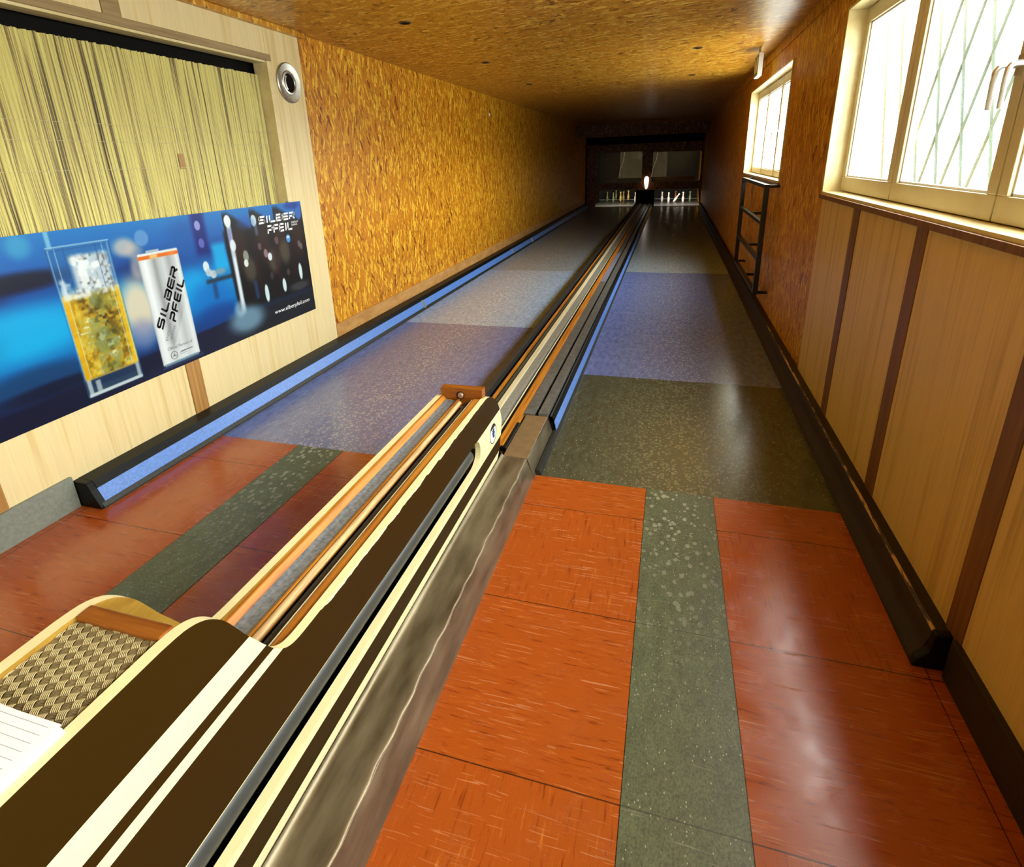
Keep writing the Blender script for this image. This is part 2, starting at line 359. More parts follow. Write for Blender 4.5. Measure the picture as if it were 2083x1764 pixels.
def m_glass(name, tint=(1, 1, 1, 1), refl=0.06, rough=0.0):
    n = NT(name)
    tr = n.add('ShaderNodeBsdfTransparent'); tr.inputs[0].default_value = tint
    gl = n.add('ShaderNodeBsdfGlossy'); gl.inputs['Roughness'].default_value = rough
    lw = n.add('ShaderNodeLayerWeight'); fr = n.add('ShaderNodeMapRange'); fr.inputs['To Min'].default_value = refl * 0.5; fr.inputs['To Max'].default_value = 0.6 if refl > 0.03 else 0.2
    n.l.new(n.math('POWER', lw.outputs['Facing'], 4.0), fr.inputs[0])
    mx = n.add('ShaderNodeMixShader'); n.l.new(fr.outputs[0], mx.inputs[0]); n.l.new(tr.outputs[0], mx.inputs[1]); n.l.new(gl.outputs[0], mx.inputs[2])
    n.l.new(mx.outputs[0], n.n['Material Output'].inputs[0])
    return n.m
M['glass'] = m_glass('window_glass', (0.97, 0.99, 0.98, 1))
M['plexi'] = m_glass('plexiglass', (0.8, 0.78, 0.72, 1), 0.02, 0.1)
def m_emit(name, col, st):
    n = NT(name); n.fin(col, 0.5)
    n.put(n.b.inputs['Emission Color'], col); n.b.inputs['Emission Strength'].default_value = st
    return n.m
M['glow'] = m_emit('bright_patch_glow', (1.0, 0.97, 0.84, 1), 1.3)

# ------------------------------------------------------------------ helpers: meshes and objects
BASE = {}
class MB:
    def __init__(s): s.v = []; s.f = []; s.mi = []
    def face(s, idx, mi=0): s.f.append(tuple(idx)); s.mi.append(mi)
    def box(s, x0, x1, y0, y1, z0, z1, mi=0):
        b = len(s.v)
        s.v += [(x, y, z) for z in (z0, z1) for y in (y0, y1) for x in (x0, x1)]
        for q in ((0, 2, 3, 1), (4, 5, 7, 6), (0, 1, 5, 4), (2, 6, 7, 3), (0, 4, 6, 2), (1, 3, 7, 5)):
            s.face([b + i for i in q], mi)
        return s
    def prism(s, loop, a0, a1, axis='y', mi=0, cap=True, mi_side=None, holes=(), mi_start=None, mi_end=None):
        """loop: 2-D outline; axis y -> (x,z), axis x -> (y,z), axis z -> (x,y)."""
        put = {'y': lambda p, t: (p[0], t, p[1]), 'x': lambda p, t: (t, p[0], p[1]), 'z': lambda p, t: (p[0], p[1], t)}[axis]
        ms = mi if mi_side is None else mi_side
        loops = [list(loop)] + [list(h) for h in holes]
        bases = []
        for L in loops:
            b = len(s.v); n = len(L); bases.append(b)
            s.v += [put(p, a0) for p in L] + [put(p, a1) for p in L]
            for i in range(n):
                j = (i + 1) % n
                s.face((b + i, b + j, b + n + j, b + n + i), ms)
        if cap:
            flat = [(bases[k] + i, len(L)) for k, L in enumerate(loops) for i in range(len(L))]
            for tri in tessellate_polygon([[Vector((p[0], p[1], 0)) for p in L] for L in loops]):
                s.face([flat[i][0] for i in tri], mi if mi_start is None else mi_start)
                s.face([flat[i][0] + flat[i][1] for i in reversed(tri)], mi if mi_end is None else mi_end)
        return s
    def tube(s, pts, r, n=10, mi=0, cap=True):
        pts = [Vector(p) for p in pts]; rings = []
        for i, p in enumerate(pts):
            d = ((pts[min(i + 1, len(pts) - 1)] - pts[max(i - 1, 0)])).normalized()
            u = d.orthogonal().normalized() if i == 0 else (rings_u - d * d.dot(rings_u)).normalized()
            rings_u = u; w = d.cross(u)
            rr = r[i] if isinstance(r, (list, tuple)) else r
            b = len(s.v)
            s.v += [tuple(p + (u * math.cos(2 * math.pi * k / n) + w * math.sin(2 * math.pi * k / n)) * rr) for k in range(n)]
            rings.append(b)
        for a, b in zip(rings, rings[1:]):
            for k in range(n):
                s.face((a + k, a + (k + 1) % n, b + (k + 1) % n, b + k), mi)
        if cap:
            s.face([rings[0] + k for k in reversed(range(n))], mi); s.face([rings[-1] + k for k in range(n)], mi)
        return s
    def lathe(s, prof, origin, axis, n=24, mi=0, closed=False):
        """prof: (radius, height) along axis from origin."""
        d = Vector(axis).normalized(); u = d.orthogonal().normalized(); w = d.cross(u); o = Vector(origin)
        rings = []
        for (r, h) in prof:
            b = len(s.v); rings.append(b)
            s.v += [tuple(o + d * h + (u * math.cos(2 * math.pi * k / n) + w * math.sin(2 * math.pi * k / n)) * r) for k in range(n)]
        prs = list(zip(rings, rings[1:])) + ([(rings[-1], rings[0])] if closed else [])
        for a, b in prs:
            for k in range(n):
                s.face((a + k, a + (k + 1) % n, b + (k + 1) % n, b + k), mi)
        if not closed:
            s.face([rings[0] + k for k in reversed(range(n))], mi); s.face([rings[-1] + k for k in range(n)], mi)
        return s
    def build(s, name, mats, parent=None, origin=None, smooth=False, bevel=0.0, label=None):
        if not isinstance(mats, (list, tuple)): mats = [mats]
        off = BASE.get(parent.name if parent else None)
        if off is None:
            off = Vector(origin) if origin is not None else Vector((0, 0, 0))
        me = bpy.data.meshes.new(name)
        me.from_pydata([tuple(Vector(v) - off) for v in s.v], [], s.f)
        for mt in mats: me.materials.append(mt)
        me.polygons.foreach_set('material_index', s.mi)
        bm = bmesh.new(); bm.from_mesh(me); bmesh.ops.recalc_face_normals(bm, faces=bm.faces); bm.to_mesh(me); bm.free()
        o = bpy.data.objects.new(name, me); COL.objects.link(o)
        if smooth:
            me.polygons.foreach_set('use_smooth', [True] * len(me.polygons))
            es = o.modifiers.new('edge_split', 'EDGE_SPLIT'); es.split_angle = math.radians(35)
        if bevel:
            b = o.modifiers.new('bevel', 'BEVEL'); b.width = bevel; b.segments = 2; b.limit_method = 'ANGLE'; b.angle_limit = math.radians(40)
        if parent: o.parent = parent
        else: o.location = off
        BASE[o.name] = off
        if label: o['label'] = label
        return o

def tag(o, label=None, cat=None, group=None, kind=None):
    if label: o['label'] = label
    if cat: o['category'] = cat
    if group: o['group'] = group
    if kind: o['kind'] = kind
    return o
def thing(name, label, cat, loc, group=None, kind=None):
    o = bpy.data.objects.new(name, None); COL.objects.link(o); o.location = loc
    o.empty_display_size = 0.1
    BASE[o.name] = Vector(loc)
    return tag(o, label, cat, group, kind)
def dup(root, loc, label, group=None):
    """A copy of a thing with copies of its parts and sub-parts."""
    def cp(o, par):
        c = o.copy(); COL.objects.link(c); c.parent = par
        BASE[c.name] = Vector(loc)
        for ch in list(o.children): cp(ch, c)
        return c
    r = root.copy(); COL.objects.link(r); r.location = loc; BASE[r.name] = Vector(loc)
    for ch in list(root.children): cp(ch, r)
    r['label'] = label
    if group: r['group'] = group
    return r
def text_mesh(name, s, mat, parent, y0, y1, z0, z1, x, rot=0.0, shear=0.0):
    """Flat lettering on a wall that faces +x, filling the given box (before rotation about its corner)."""
    cu = bpy.data.curves.new('t', 'FONT'); cu.body = s; cu.size = 1; cu.shear = shear; cu.extrude = 0.0
    t = bpy.data.objects.new('t', cu); COL.objects.link(t)
    bpy.context.view_layer.update()
    me = bpy.data.meshes.new_from_object(t.evaluated_get(bpy.context.evaluated_depsgraph_get()))
    bpy.data.objects.remove(t)
    a = np.array([v.co[:2] for v in me.vertices]); lo = a.min(0); hi = a.max(0)
    sc = np.array([(y1 - y0), (z1 - z0)]) / (hi - lo)
    off = BASE[parent.name]; c, si = math.cos(rot), math.sin(rot)
    for v in me.vertices:
        u = (v.co.x - lo[0]) * sc[0]; w = (v.co.y - lo[1]) * sc[1]
        v.co = Vector((x, y0 + u * c - w * si, z0 + u * si + w * c)) - off
    me.materials.clear(); me.materials.append(mat)
    for p in me.polygons: p.material_index = 0
    me.name = name
    o = bpy.data.objects.new(name, me); COL.objects.link(o); o.parent = parent; BASE[o.name] = off
    return o
GLYPH = {  # square techno capitals drawn as strokes in a unit box
    'S': [[(1, 1), (0.12, 1), (0, .88), (0, .62), (.12, .5), (.88, .5), (1, .38), (1, .12), (.88, 0), (0, 0)]],
    'I': [[(0.5, 0), (0.5, 1)]], 'L': [[(0, 1), (0, .12), (.12, 0), (1, 0)]],
    'B': [[(0, 1), (.88, 1), (1, .88), (1, .62), (.9, .5), (0.25, .5)], [(.9, .5), (1, .38), (1, .12), (.88, 0), (0, 0), (0, .62)]],
    'E': [[(1, 1), (.12, 1), (0, .88), (0, .12), (.12, 0), (1, 0)], [(0.05, .5), (.95, .5)]],
    'R': [[(0, 1), (.88, 1), (1, .88), (1, .6), (.88, .45), (0, .45), (0, 0)], [(.62, .45), (1, 0)]],
    'P': [[(0, 1), (.88, 1), (1, .88), (1, .55), (.88, .42), (0, .42), (0, 0)]],
    'F': [[(1, 1), (.12, 1), (0, .88), (0, 0)], [(0, .48), (.9, .48)]]}
def glyphs(mb, s, y, z, w, h, x, rot=0.0, st=0.2, gap=0.22, slant=0.0):
    """Stroke lettering: total width w, height h, from the lower left corner (y, z)."""
    ws = [0.45 if ch == 'I' else 1.0 for ch in s]
    unit = w / (sum(ws) + gap * (len(s) - 1)); cur = 0.0; t = st * h
    c, si = math.cos(rot), math.sin(rot)
    def P(u, v):
        u += v * slant
        return (x, y + u * c - v * si, z + u * si + v * c)
    for ch, cw in zip(s, ws):
        W_ = unit * cw
        for line in GLYPH[ch]:
            pts = [Vector((cur + t / 2 + q[0] * (W_ - t), t / 2 + q[1] * (h - t))) for q in line]
            for a, b in zip(pts, pts[1:]):
                d = (b - a).normalized(); nn = Vector((-d.y, d.x)) * t / 2; e = d * t * 0.28
                k = len(mb.v)
                mb.v += [P(*(a - e + nn)), P(*(a - e - nn)), P(*(b + e - nn)), P(*(b + e + nn))]
                mb.face((k, k + 1, k + 2, k + 3))
        cur += unit * (cw + gap)
    return mb

# ------------------------------------------------------------------ room shell
LX, RX, CZ = -3.23, 1.065, 2.96                # left panelling, right wall, ceiling
YB, YF = -3.0, 27.0
MB().box(-3.6, 1.4, YB, 2.9, -0.2, 0.0).build('floor', M['tile'])
f_ = bpy.data.objects['floor']; tag(f_, 'red linoleum approach floor laid in wide rows of tiles', None, None, 'structure')
o = MB().box(-3.6, 1.4, 2.9, YF + .2, -0.2, -0.012).build('floor', M['void']); tag(o, 'dark subfloor under the lanes', None, None, 'structure')
o = MB().box(-3.6, 1.4, YB, YF + .2, CZ, CZ + 0.12).build('ceiling', M['osb_ceiling']); tag(o, 'strand board ceiling', None, None, 'structure')
o = MB().box(-3.6, -3.40, YB, 4.782, 0, CZ).build('wall_left', M['void']); tag(o, 'dark back of the hatch behind the reed blind', None, None, 'structure')
o = MB().box(-3.6, -3.25, 4.792, 22.8, 0, CZ).build('wall_left', M['osb_wall']); tag(o, 'orange strand board wall left of the lanes', None, None, 'structure')
b = MB(); o = MB().box(-3.6, -3.2, 22.8, YF, 0, CZ).build('wall_left', M['pit_wall']); tag(o, 'dark wall of the pin room on the left', None, None, 'structure')
WIN = [(-2.75, -0.30, 1.515, 2.71), (0.36, 4.765, 1.515, 2.71), (6.64, 9.88, 1.51, 2.68)]
b = MB(); RW = RX + 0.008
ys = YB
for (y0, y1, z0, z1) in WIN:
    b.box(RW, 1.23, ys, y0, 0, CZ); b.box(RW, 1.23, y0, y1, 0, z0); b.box(RW, 1.23, y0, y1, z1, CZ); ys = y1
b.box(RW, 1.23, ys, YF, 0, CZ)
o = b.build('wall_right', M['osb_wall']); tag(o, 'strand board wall right of the lanes with window openings', None, None, 'structure')
o = MB().box(-3.6, 1.4, YB - .15, YB, 0, CZ).build('wall_back', M['veneer_left']); tag(o, 'wall at the near end of the room', None, None, 'structure')
o = MB().box(-3.6, 1.4, YF, YF + .15, 0, CZ).build('wall_far', M['pit_wall']); tag(o, 'end wall behind the pins', None, None, 'structure')
# strips of board in the ceiling corners
o = MB().box(-3.25, -3.19, YB, 4.85, 2.918, CZ - .001).build('trim_1', M['osb_ceiling'], bevel=.002); tag(o, 'strand board strip over the pale panelling', None, None, 'structure')
o = MB().box(RX - .004, RW, YB, 22.6, 2.86, CZ - .001).build('trim_2', M['osb_wall'], bevel=.002); tag(o, 'strand board strip in the right ceiling corner', None, None, 'structure')
o = MB().box(-3.25, -3.232, 4.80, 22.4, 0.155, 0.30).build('trim_3', timber('pale_brown_board', (0.62, 0.34, 0.11, 1), (0.44, 0.20, 0.05, 1), (12, 4, 12)), bevel=.002)
tag(o, 'smooth brown board along the foot of the left strand board wall', None, None, 'structure')
# skirtings
o = MB().box(-3.24, -3.207, YB, 1.951, 0, 0.197).build('baseboard_left', M['grey_skirt'], bevel=.002); tag(o, 'grey linoleum skirting', None, None, 'structure')
o = MB().box(1.043, 1.075, YB, 1.90, 0, 0.172).build('baseboard_right', M['brown_skirt'], bevel=.002); tag(o, 'dark brown skirting under the panelling', None, None, 'structure')

# ------------------------------------------------------------------ left: panelling, hatch, blind
t = thing('wood_paneling', 'pale veneer panelling around the reed blind and poster', 'wall paneling', (LX - .01, 2, 0.16))
OZ, OY = 2.675, 4.305                           # hatch opening: top and far edge
def board(y0, y1, z0, z1): MB().box(LX - .022, LX, y0 + .0015, y1 - .0015, z0, z1).build('board', M['veneer_left'], t, bevel=.0015)
board(4.325, 4.79, 0.16, 2.918)
for y0, y1 in ((-.9, .13), (.25, 1.51), (1.63, 2.89), (3.015, 4.325)):
    board(y0, y1, 0.16, 1.25); board(y0, y1, OZ + .045, 2.918)
for y0, y1 in ((.13, .25), (1.51, 1.63), (2.89, 3.015)):
    for z0, z1 in ((0.16, 1.25), (OZ + .045, 2.918)):
        MB().box(LX - .02, LX + .006, y0, y1, z0, z1).build('batten', M['batten_light'] if z0 < 1 else M['casing'], t, bevel=.002)
t = thing('hatch_frame', 'grey brown mitred frame around the reed blind', 'frame', (LX, 3, 1.2))
MB().box(LX - .03, LX + .012, -.9, OY + .06, OZ, OZ + .05).build('top_rail', M['casing'], t, bevel=.003)
MB().box(LX - .11, LX - .004, -.9, OY, OZ - .015, OZ).build('lintel_board', M['cream_wood'], t)
MB().box(LX - .03, LX + .012, OY, OY + .045, 1.562, OZ).build('side_rail', M['cream_wood'], t, bevel=.003)
MB().box(LX - .12, LX - .03, OY - .002, OY + .02, 1.2, OZ).build('jamb_board', M['cream_wood'], t)
t = thing('reed_blind', 'yellow straw coloured reed blind hanging behind the poster', 'blind', (-3.315, 2, 1.0))
b = MB()
n_ = 420; pr = []
for i in range(n_ + 1):
    y = -.9 + (OY - .01 + .9) * i / n_
    pr.append((-3.315 + 0.0035 * (1 if i % 2 else -1) + random.uniform(-.001, .001), y))
zt = 2.575
for i in range(n_):
    k = len(b.v); (xa, ya), (xb, yb) = pr[i], pr[i + 1]
    jt = random.uniform(-.003, .003)
    b.v += [(xa, ya, 1.0), (xb, yb, 1.0), (xb, yb, zt + jt), (xa, ya, zt + jt)]; b.face((k, k + 1, k + 2, k + 3))
b.build('reeds', M['straw'], t)
MB().box(-3.3105, -3.3085, 3.30, 3.345, 1.86, 1.96).build('torn_reed', M['batten_light'], t, label='small brown torn spot')
b = MB(); b.box(-3.325, -3.32, -.9, OY - .01, 1.0, zt - .01); b.build('backing', M['straw'], t)
b = MB()
for z in (1.86, 2.02, 2.12):
    b.tube([(-3.309, -.9, z), (-3.309, OY - .01, z + .01)], .0012, 5)
b.build('binding_thread', plain('pale_thread', (0.66, 0.60, 0.32), 0.6), t)
# steel vent
t = thing('porthole_vent', 'round brushed steel vent ring set in the pale panel beside the strand board', 'vent', (LX, 4.57, 2.535))
MB().lathe([(.16, 0), (.16, .010), (.152, .016), (.12, .010), (.098, .008), (.092, .014), (.078, .016), (.072, .008), (.072, .0005), (.12, .0005)], (LX, 4.57, 2.535), (1, 0, 0), 48, closed=True).build('ring', M['steel'], t, smooth=True)
MB().lathe([(.075, 0), (.075, .002)], (LX + .001, 4.57, 2.535), (1, 0, 0), 40).build('opening', M['void'], t)
b = MB(); b.tube([(LX + .006, 4.55 - .03 * math.cos(a), 2.535 + .055 * math.sin(a)) for a in [math.radians(q) for q in range(-70, 71, 14)]], .008, 8)
b.build('inner_flap', M['alu'], t, smooth=True)
o = MB().lathe([(.028, 0), (.028, .01), (.02, .014)], (-3.25, 10.44, 2.646), (1, 0, 0), 20).build('wall_button', M['white'], origin=(-3.25, 10.44, 2.646), smooth=True)
tag(o, 'small round white button high on the left strand board wall', 'button')

# ------------------------------------------------------------------ poster
PY0, PY1, PZ0, PZ1 = 1.30, 4.467, 0.553, 1.557
def poster():
    NY, NZ = 640, 212
    yy = np.linspace(PY0, PY1, NY); zz = np.linspace(PZ0, PZ1, NZ)
    Y, Z = np.meshgrid(yy, zz)
    rng = np.random.default_rng(3)
    sm = lambda e0, e1, v: np.clip((v - e0) / (e1 - e0), 0, 1) ** 2 * (3 - 2 * np.clip((v - e0) / (e1 - e0), 0, 1))
    col = np.zeros((NZ, NY, 3))
    stops = [(0.55, (6, 10, 34)), (0.66, (8, 16, 50)), (0.74, (12, 50, 110)), (0.86, (0, 105, 185)), (1.0, (0, 140, 215)), (1.15, (0, 130, 210)), (1.28, (8, 60, 140)), (1.40, (20, 100, 185)), (1.56, (20, 125, 205))]
    for k in range(3): col[..., k] = np.interp(Z, [s[0] for s in stops], [s[1][k] for s in stops])
    def lay(mask, c):
        nonlocal col
        mask = np.clip(mask, 0, 1)[..., None]; col = col * (1 - mask) + np.array(c, float) * mask
    def blob(y, z, ry, rz, c, a=1.0, soft=1.0):
        d = np.sqrt(((Y - y) / ry) ** 2 + ((Z - z) / rz) ** 2); lay(a * (1 - sm(1 - 0.5 * soft, 1 + 0.5 * soft, d)), c)
    def rect(y0, y1, z0, z1, c, a=1.0, e=0.006):
        lay(a * sm(y0 - e, y0 + e, Y) * (1 - sm(y1 - e, y1 + e, Y)) * sm(z0 - e, z0 + e, Z) * (1 - sm(z1 - e, z1 + e, Z)), c)
    # blurred bar behind
    blob(2.0, 1.32, .26, .05, (4, 8, 30), .9); blob(1.6, 1.3, .3, .09, (4, 10, 40), .9)
    blob(1.95, 1.05, .34, .13, (0, 175, 235), .9); blob(1.55, 1.02, .25, .16, (0, 130, 200), .8)
    blob(1.95, .80, .3, .07, (6, 60, 110), .9); blob(2.02, .73, .3, .035, (5, 15, 45), .9)
    blob(2.05, 1.50, .06, .06, (90, 200, 225), .45)
    rect(2.19, 2.215, 1.46, 1.56, (150, 205, 235), .8)
    blob(2.72, 1.25, .13, .07, (10, 40, 110), .8)
    blob(2.64, 1.41, .075, .055, (225, 205, 190), .75); blob(2.70, 1.38, .06, .05, (215, 190, 175), .5)
    blob(2.775, 1.45, .05, .05, (140, 175, 225), .6, .3)
    blob(2.64, 1.02, .12, .19, (235, 215, 185), .95); blob(2.62, .85, .1, .1, (120, 125, 180), .6)
    blob(2.70, 1.27, .05, .07, (215, 195, 180), .6)
    blob(3.12, 1.38, .16, .14, (15, 90, 175), .8); blob(3.10, 1.05, .12, .12, (0, 165, 235), .8)
    blob(3.25, .95, .20, .12, (0, 110, 200), .8); blob(3.28, .80, .22, .09, (10, 60, 140), .8)
    rect(3.19, 3.31, 1.27, 1.58, (10, 25, 110), .85, .03)
    blob(3.24, 1.475, .026, .034, (160, 160, 225), .95, .25); blob(3.247, 1.35, .026, .034, (110, 110, 205), .85, .25)
    rect(3.33, 3.47, 1.13, 1.33, (0, 175, 240), .9, .03)
    rect(3.22, 3.49, 1.055, 1.085, (40, 45, 55), .9, .015)
    blob(3.245, 1.18, .028, .04, (225, 235, 240), 1, .3); blob(3.26, 1.135, .03, .03, (200, 205, 210), .9, .4)
    blob(3.30, 1.115, .03, .03, (205, 210, 215), .95, .4); blob(3.37, 1.125, .06, .025, (150, 160, 175), .8)
    rect(3.27, 3.31, .93, 1.06, (30, 55, 95), .7, .02)
    # row of chrome taps, dark wood behind
    dark = sm(3.46, 3.50, Y + (Z - 1.1) * 0.03) * sm(.72, .80, Z) * (1 - sm(1.50, 1.56, Z + np.maximum(0, np.mod(Y - 3.49, .29) - .05) * .55))
    lay(dark, (9, 7, 9))
    for cx in (3.62, 3.90, 4.12, 4.36): blob(cx, 1.25, .075, .16, (58, 28, 14), .75)
    for cx, cz in ((3.69, 1.08), (3.99, 1.10), (4.15, 1.15)): blob(cx, cz, .07, .10, (92, 82, 66), .75)
    for cx in (3.78, 4.02, 4.25): rect(cx - .02, cx + .03, .9, 1.3, (52, 8, 16), .6, .03)
    rect(3.515, 3.56, .74, 1.48, (205, 215, 232), .98, .012); rect(3.53, 3.548, .72, 1.2, (250, 252, 255), .9, .01)
    rect(3.52, 3.55, 1.31, 1.42, (120, 120, 200), .7, .012)
    blob(3.535, 1.475, .034, .045, (250, 250, 255), 1, .2); blob(3.548, 1.29, .03, .045, (240, 240, 250), .95, .3)
    blob(3.82, 1.45, .032, .045, (225, 235, 245), 1, .25); rect(3.815, 3.85, 1.33, 1.42, (120, 150, 190), .6, .02)
    blob(3.665, 1.19, .03, .045, (170, 175, 165), .8, .3); blob(3.655, 1.135, .024, .03, (235, 235, 235), 1, .2)
    blob(3.945, 1.14, .026, .033, (235, 235, 245), 1, .2); blob(3.90, 1.175, .024, .036, (185, 150, 160), .75, .3)
    blob(3.84, 1.24, .022, .03, (140, 110, 130), .6, .3); blob(4.06, 1.26, .025, .032, (135, 105, 120), .65, .3)
    for cy, cz, rz in ((3.835, .85, .075), (4.072, .87, .06), (4.322, .945, .075)):
        blob(cy, cz, .024, rz, (225, 240, 245), 1, .35)
    blob(4.22, 1.255, .028, .035, (70, 150, 225), 1, .2); blob(4.22, 1.268, .022, .012, (235, 240, 250), .9, .4)
    blob(4.36, 1.19, .02, .03, (130, 110, 115), .8, .3); blob(4.385, 1.165, .02, .03, (120, 115, 110), .8, .3)
    blob(4.15, .97, .022, .03, (110, 85, 90), .6, .3); blob(3.93, .98, .02, .03, (95, 75, 75), .6, .3)
    rect(3.70, 3.74, .83, .98, (40, 75, 135), .7, .02)
    blob(4.41, 1.47, .05, .07, (60, 120, 215), .9, .5); blob(4.33, 1.53, .1, .03, (25, 55, 150), .8); blob(3.72, 1.44, .1, .05, (40, 90, 180), .5)
    # counter top
    tab = 1 - sm(-.012, .012, Z - (.668 + (Y - 1.7) * .045)); lay(tab * (Y < 3.6), (8, 16, 48))
    lay((1 - sm(.72, .79, Z)) * sm(3.2, 3.6, Y), (20, 24, 34))
    blob(3.56, .70, .19, .10, (120, 155, 180), .9); blob(3.50, .80, .06, .06, (180, 205, 225), .6); blob(4.28, .82, .14, .04, (70, 70, 76), .8)
    rect(2.60, 2.70, .56, .60, (14, 24, 60), .7, .03)
    # tumbler
    N = lambda f, s: np.array([rng.random((int(f * 2) + 2, int(f) + 2))])[0]
    def tex(fy, fz):
        g = rng.random((fz + 1, fy + 1)); a = np.interp
        ty = np.clip((Y - 2.16) / .41, 0, .999) * fy; tz = np.clip((Z - .57) / .92, 0, .999) * fz
        i = ty.astype(int); j = tz.astype(int); u = ty - i; v = tz - j; u = u * u * (3 - 2 * u); v = v * v * (3 - 2 * v)
        return (g[j, i] * (1 - u) + g[j, i + 1] * u) * (1 - v) + (g[j + 1, i] * (1 - u) + g[j + 1, i + 1] * u) * v
    tx = .6 * tex(9, 18) + .4 * tex(22, 44); tx2 = .5 * tex(6, 12) + .5 * tex(26, 60)
    ins = lambda y0, y1, z0, z1, e=.004: sm(y0 - e, y0 + e, Y) * (1 - sm(y1 - e, y1 + e, Y)) * sm(z0 - e, z0 + e, Z) * (1 - sm(z1 - e, z1 + e, Z))
    rect(2.176, 2.55, .592, 1.475, (40, 110, 175), .55, .003)
    L = ins(2.19, 2.542, .70, 1.20)
    mid = np.exp(-((Y - 2.38) / .11) ** 2)
    lay(L, (226, 172, 10)); lay(L * mid * .55, (150, 118, 30)); lay(L * sm(.40, .78, tx) * .75, (246, 216, 90)); lay(L * sm(.52, .22, tx) * (.25 + .6 * mid), (86, 62, 12))
    lay(L * sm(.48, .74, tx2) * (.15 + .65 * mid), (172, 172, 128)); lay(L * sm(.44, .18, tx2) * (.2 + .6 * mid), (38, 30, 12)); lay(L * sm(.72, .82, tx2) * .8, (250, 236, 170))
    lay(L * mid * sm(.50, .62, tex(5, 8)) * .45, (98, 120, 70))
    lay(ins(2.19, 2.225, .70, 1.2) * .8, (240, 178, 0)); lay(ins(2.51, 2.542, .70, 1.2) * .75, (248, 196, 20)); lay(ins(2.30, 2.50, .73, 1.12) * sm(.52, .66, tx) * .5, (120, 130, 70))
    rect(2.19, 2.54, 1.175, 1.23, (215, 215, 205), .55, .02)
    I = ins(2.29, 2.52, 1.20, 1.41, .02); lay(I * .9, (215, 220, 226)); lay(I * sm(.52, .25, tx2) * .8, (105, 92, 84)); lay(I * sm(.45, .7, tx) * .9, (250, 250, 252))
    lay(ins(2.20, 2.53, 1.17, 1.29, .015) * sm(.46, .62, tx) * .8, (235, 236, 238))
    rect(2.18, 2.548, .592, .695, (40, 62, 88), .9, .004); rect(2.20, 2.53, .645, .688, (24, 46, 82), .85, .008)
    rect(2.185, 2.545, .592, .612, (215, 225, 230), .95, .005); rect(2.19, 2.215, .60, .70, (205, 215, 222), .8, .005); rect(2.24, 2.27, .61, .68, (200, 210, 216), .75, .006); rect(2.515, 2.54, .60, .70, (195, 205, 212), .8, .006)
    rect(2.19, 2.53, .692, .70, (255, 190, 60), .6, .004)
    for yl in (2.186, 2.222, 2.50, 2.536): rect(yl - .003, yl + .003, .70, 1.46, (205, 230, 242), .55, .003)
    for yl in (2.178, 2.548, 2.27, 2.46): rect(yl - .002, yl + .002, 1.2, 1.47, (20, 60, 110), .6, .003)
    rect(2.176, 2.55, 1.466, 1.474, (185, 222, 240), .7, .003); rect(2.2, 2.53, 1.448, 1.454, (25, 75, 130), .5, .004)
    # can
    cm = ins(2.712, 3.028, .60, 1.345, .003)
    u = np.clip((Y - 2.712) / .316, 0, 1)
    shade = np.interp(u, [0, .05, .14, .26, .36, .46, .58, .72, .84, .93, 1], [190, 232, 250, 214, 160, 198, 216, 172, 205, 238, 205])
    lay(cm, (200, 200, 202)); col = col * (1 - cm[..., None]) + (shade[..., None] * np.array([1.0, 1.0, 1.01])) * cm[..., None]
    dg = (Z - .75) - 1.62 * (Y - 2.80)
    lay(cm * sm(-.02, .02, -dg - .10) * .35, (250, 250, 252)); lay(cm * (1 - sm(.70, .80, Z + .1 * u)) * .4, (248, 248, 250))
    rect(2.712, 3.028, 1.312, 1.337, (236, 112, 12), 1, .003); rect(2.80, 2.86, 1.312, 1.337, (255, 214, 150), .9, .014); rect(2.95, 3.0, 1.312, 1.337, (250, 140, 40), .8, .014)
    rect(2.716, 3.024, 1.337, 1.352, (236, 236, 236), 1, .003); rect(2.78, 2.88, 1.352, 1.366, (205, 208, 212), .9, .004)
    rect(2.722, 3.018, .588, .604, (120, 150, 170), 1, .004); rect(2.70, 3.06, .572, .588, (70, 90, 125), .6, .01)
    col = np.clip(col, 0, 255) / 255
    col = col * np.array([.965, 1.0, 1.0])
    lin = .80 * np.where(col <= .04045, col / 12.92, ((col + .055) / 1.055) ** 2.4)
    t = thing('advertising_poster', 'blue energy drink advertising poster with tumbler and silver can on the panelling', 'poster', (LX, 2.9, PZ0))
    off = BASE[t.name]
    V = np.stack([np.full(Y.size, LX + .0165), Y.ravel(), Z.ravel()], 1) - np.array(off)
    idx = np.arange(NY * NZ).reshape(NZ, NY)
    F = np.stack([idx[:-1, :-1], idx[:-1, 1:], idx[1:, 1:], idx[1:, :-1]], -1).reshape(-1, 4)
    me = bpy.data.meshes.new('printed_picture'); me.from_pydata(V.tolist(), [], F.tolist())
    at = me.color_attributes.new('ink', 'FLOAT_COLOR', 'POINT')
    at.data.foreach_set('color', np.concatenate([lin.reshape(-1, 3), np.ones((Y.size, 1))], 1).astype(np.float32).ravel())
    n = NT('printed_poster'); a = n.add('ShaderNodeVertexColor', layer_name='ink')
    me.materials.append(n.fin(a.outputs[0], 0.38, 0, 0.35))
    o = bpy.data.objects.new('printed_picture', me); COL.objects.link(o); o.parent = t
    MB().box(LX + .0130, LX + .0160, PY0, PY1, PZ0, PZ1).build('backing_board', M['white'], t)
    x = LX + .0182
    b = MB(); glyphs(b, 'SILBER', 3.872, 1.413, .478, .062, x, 0, .24, .10, .12); glyphs(b, 'PFEIL', 3.962, 1.324, .335, .070, x, 0, .22, .11, .12)
    b.build('logo_lettering', M['letters_white'], t)
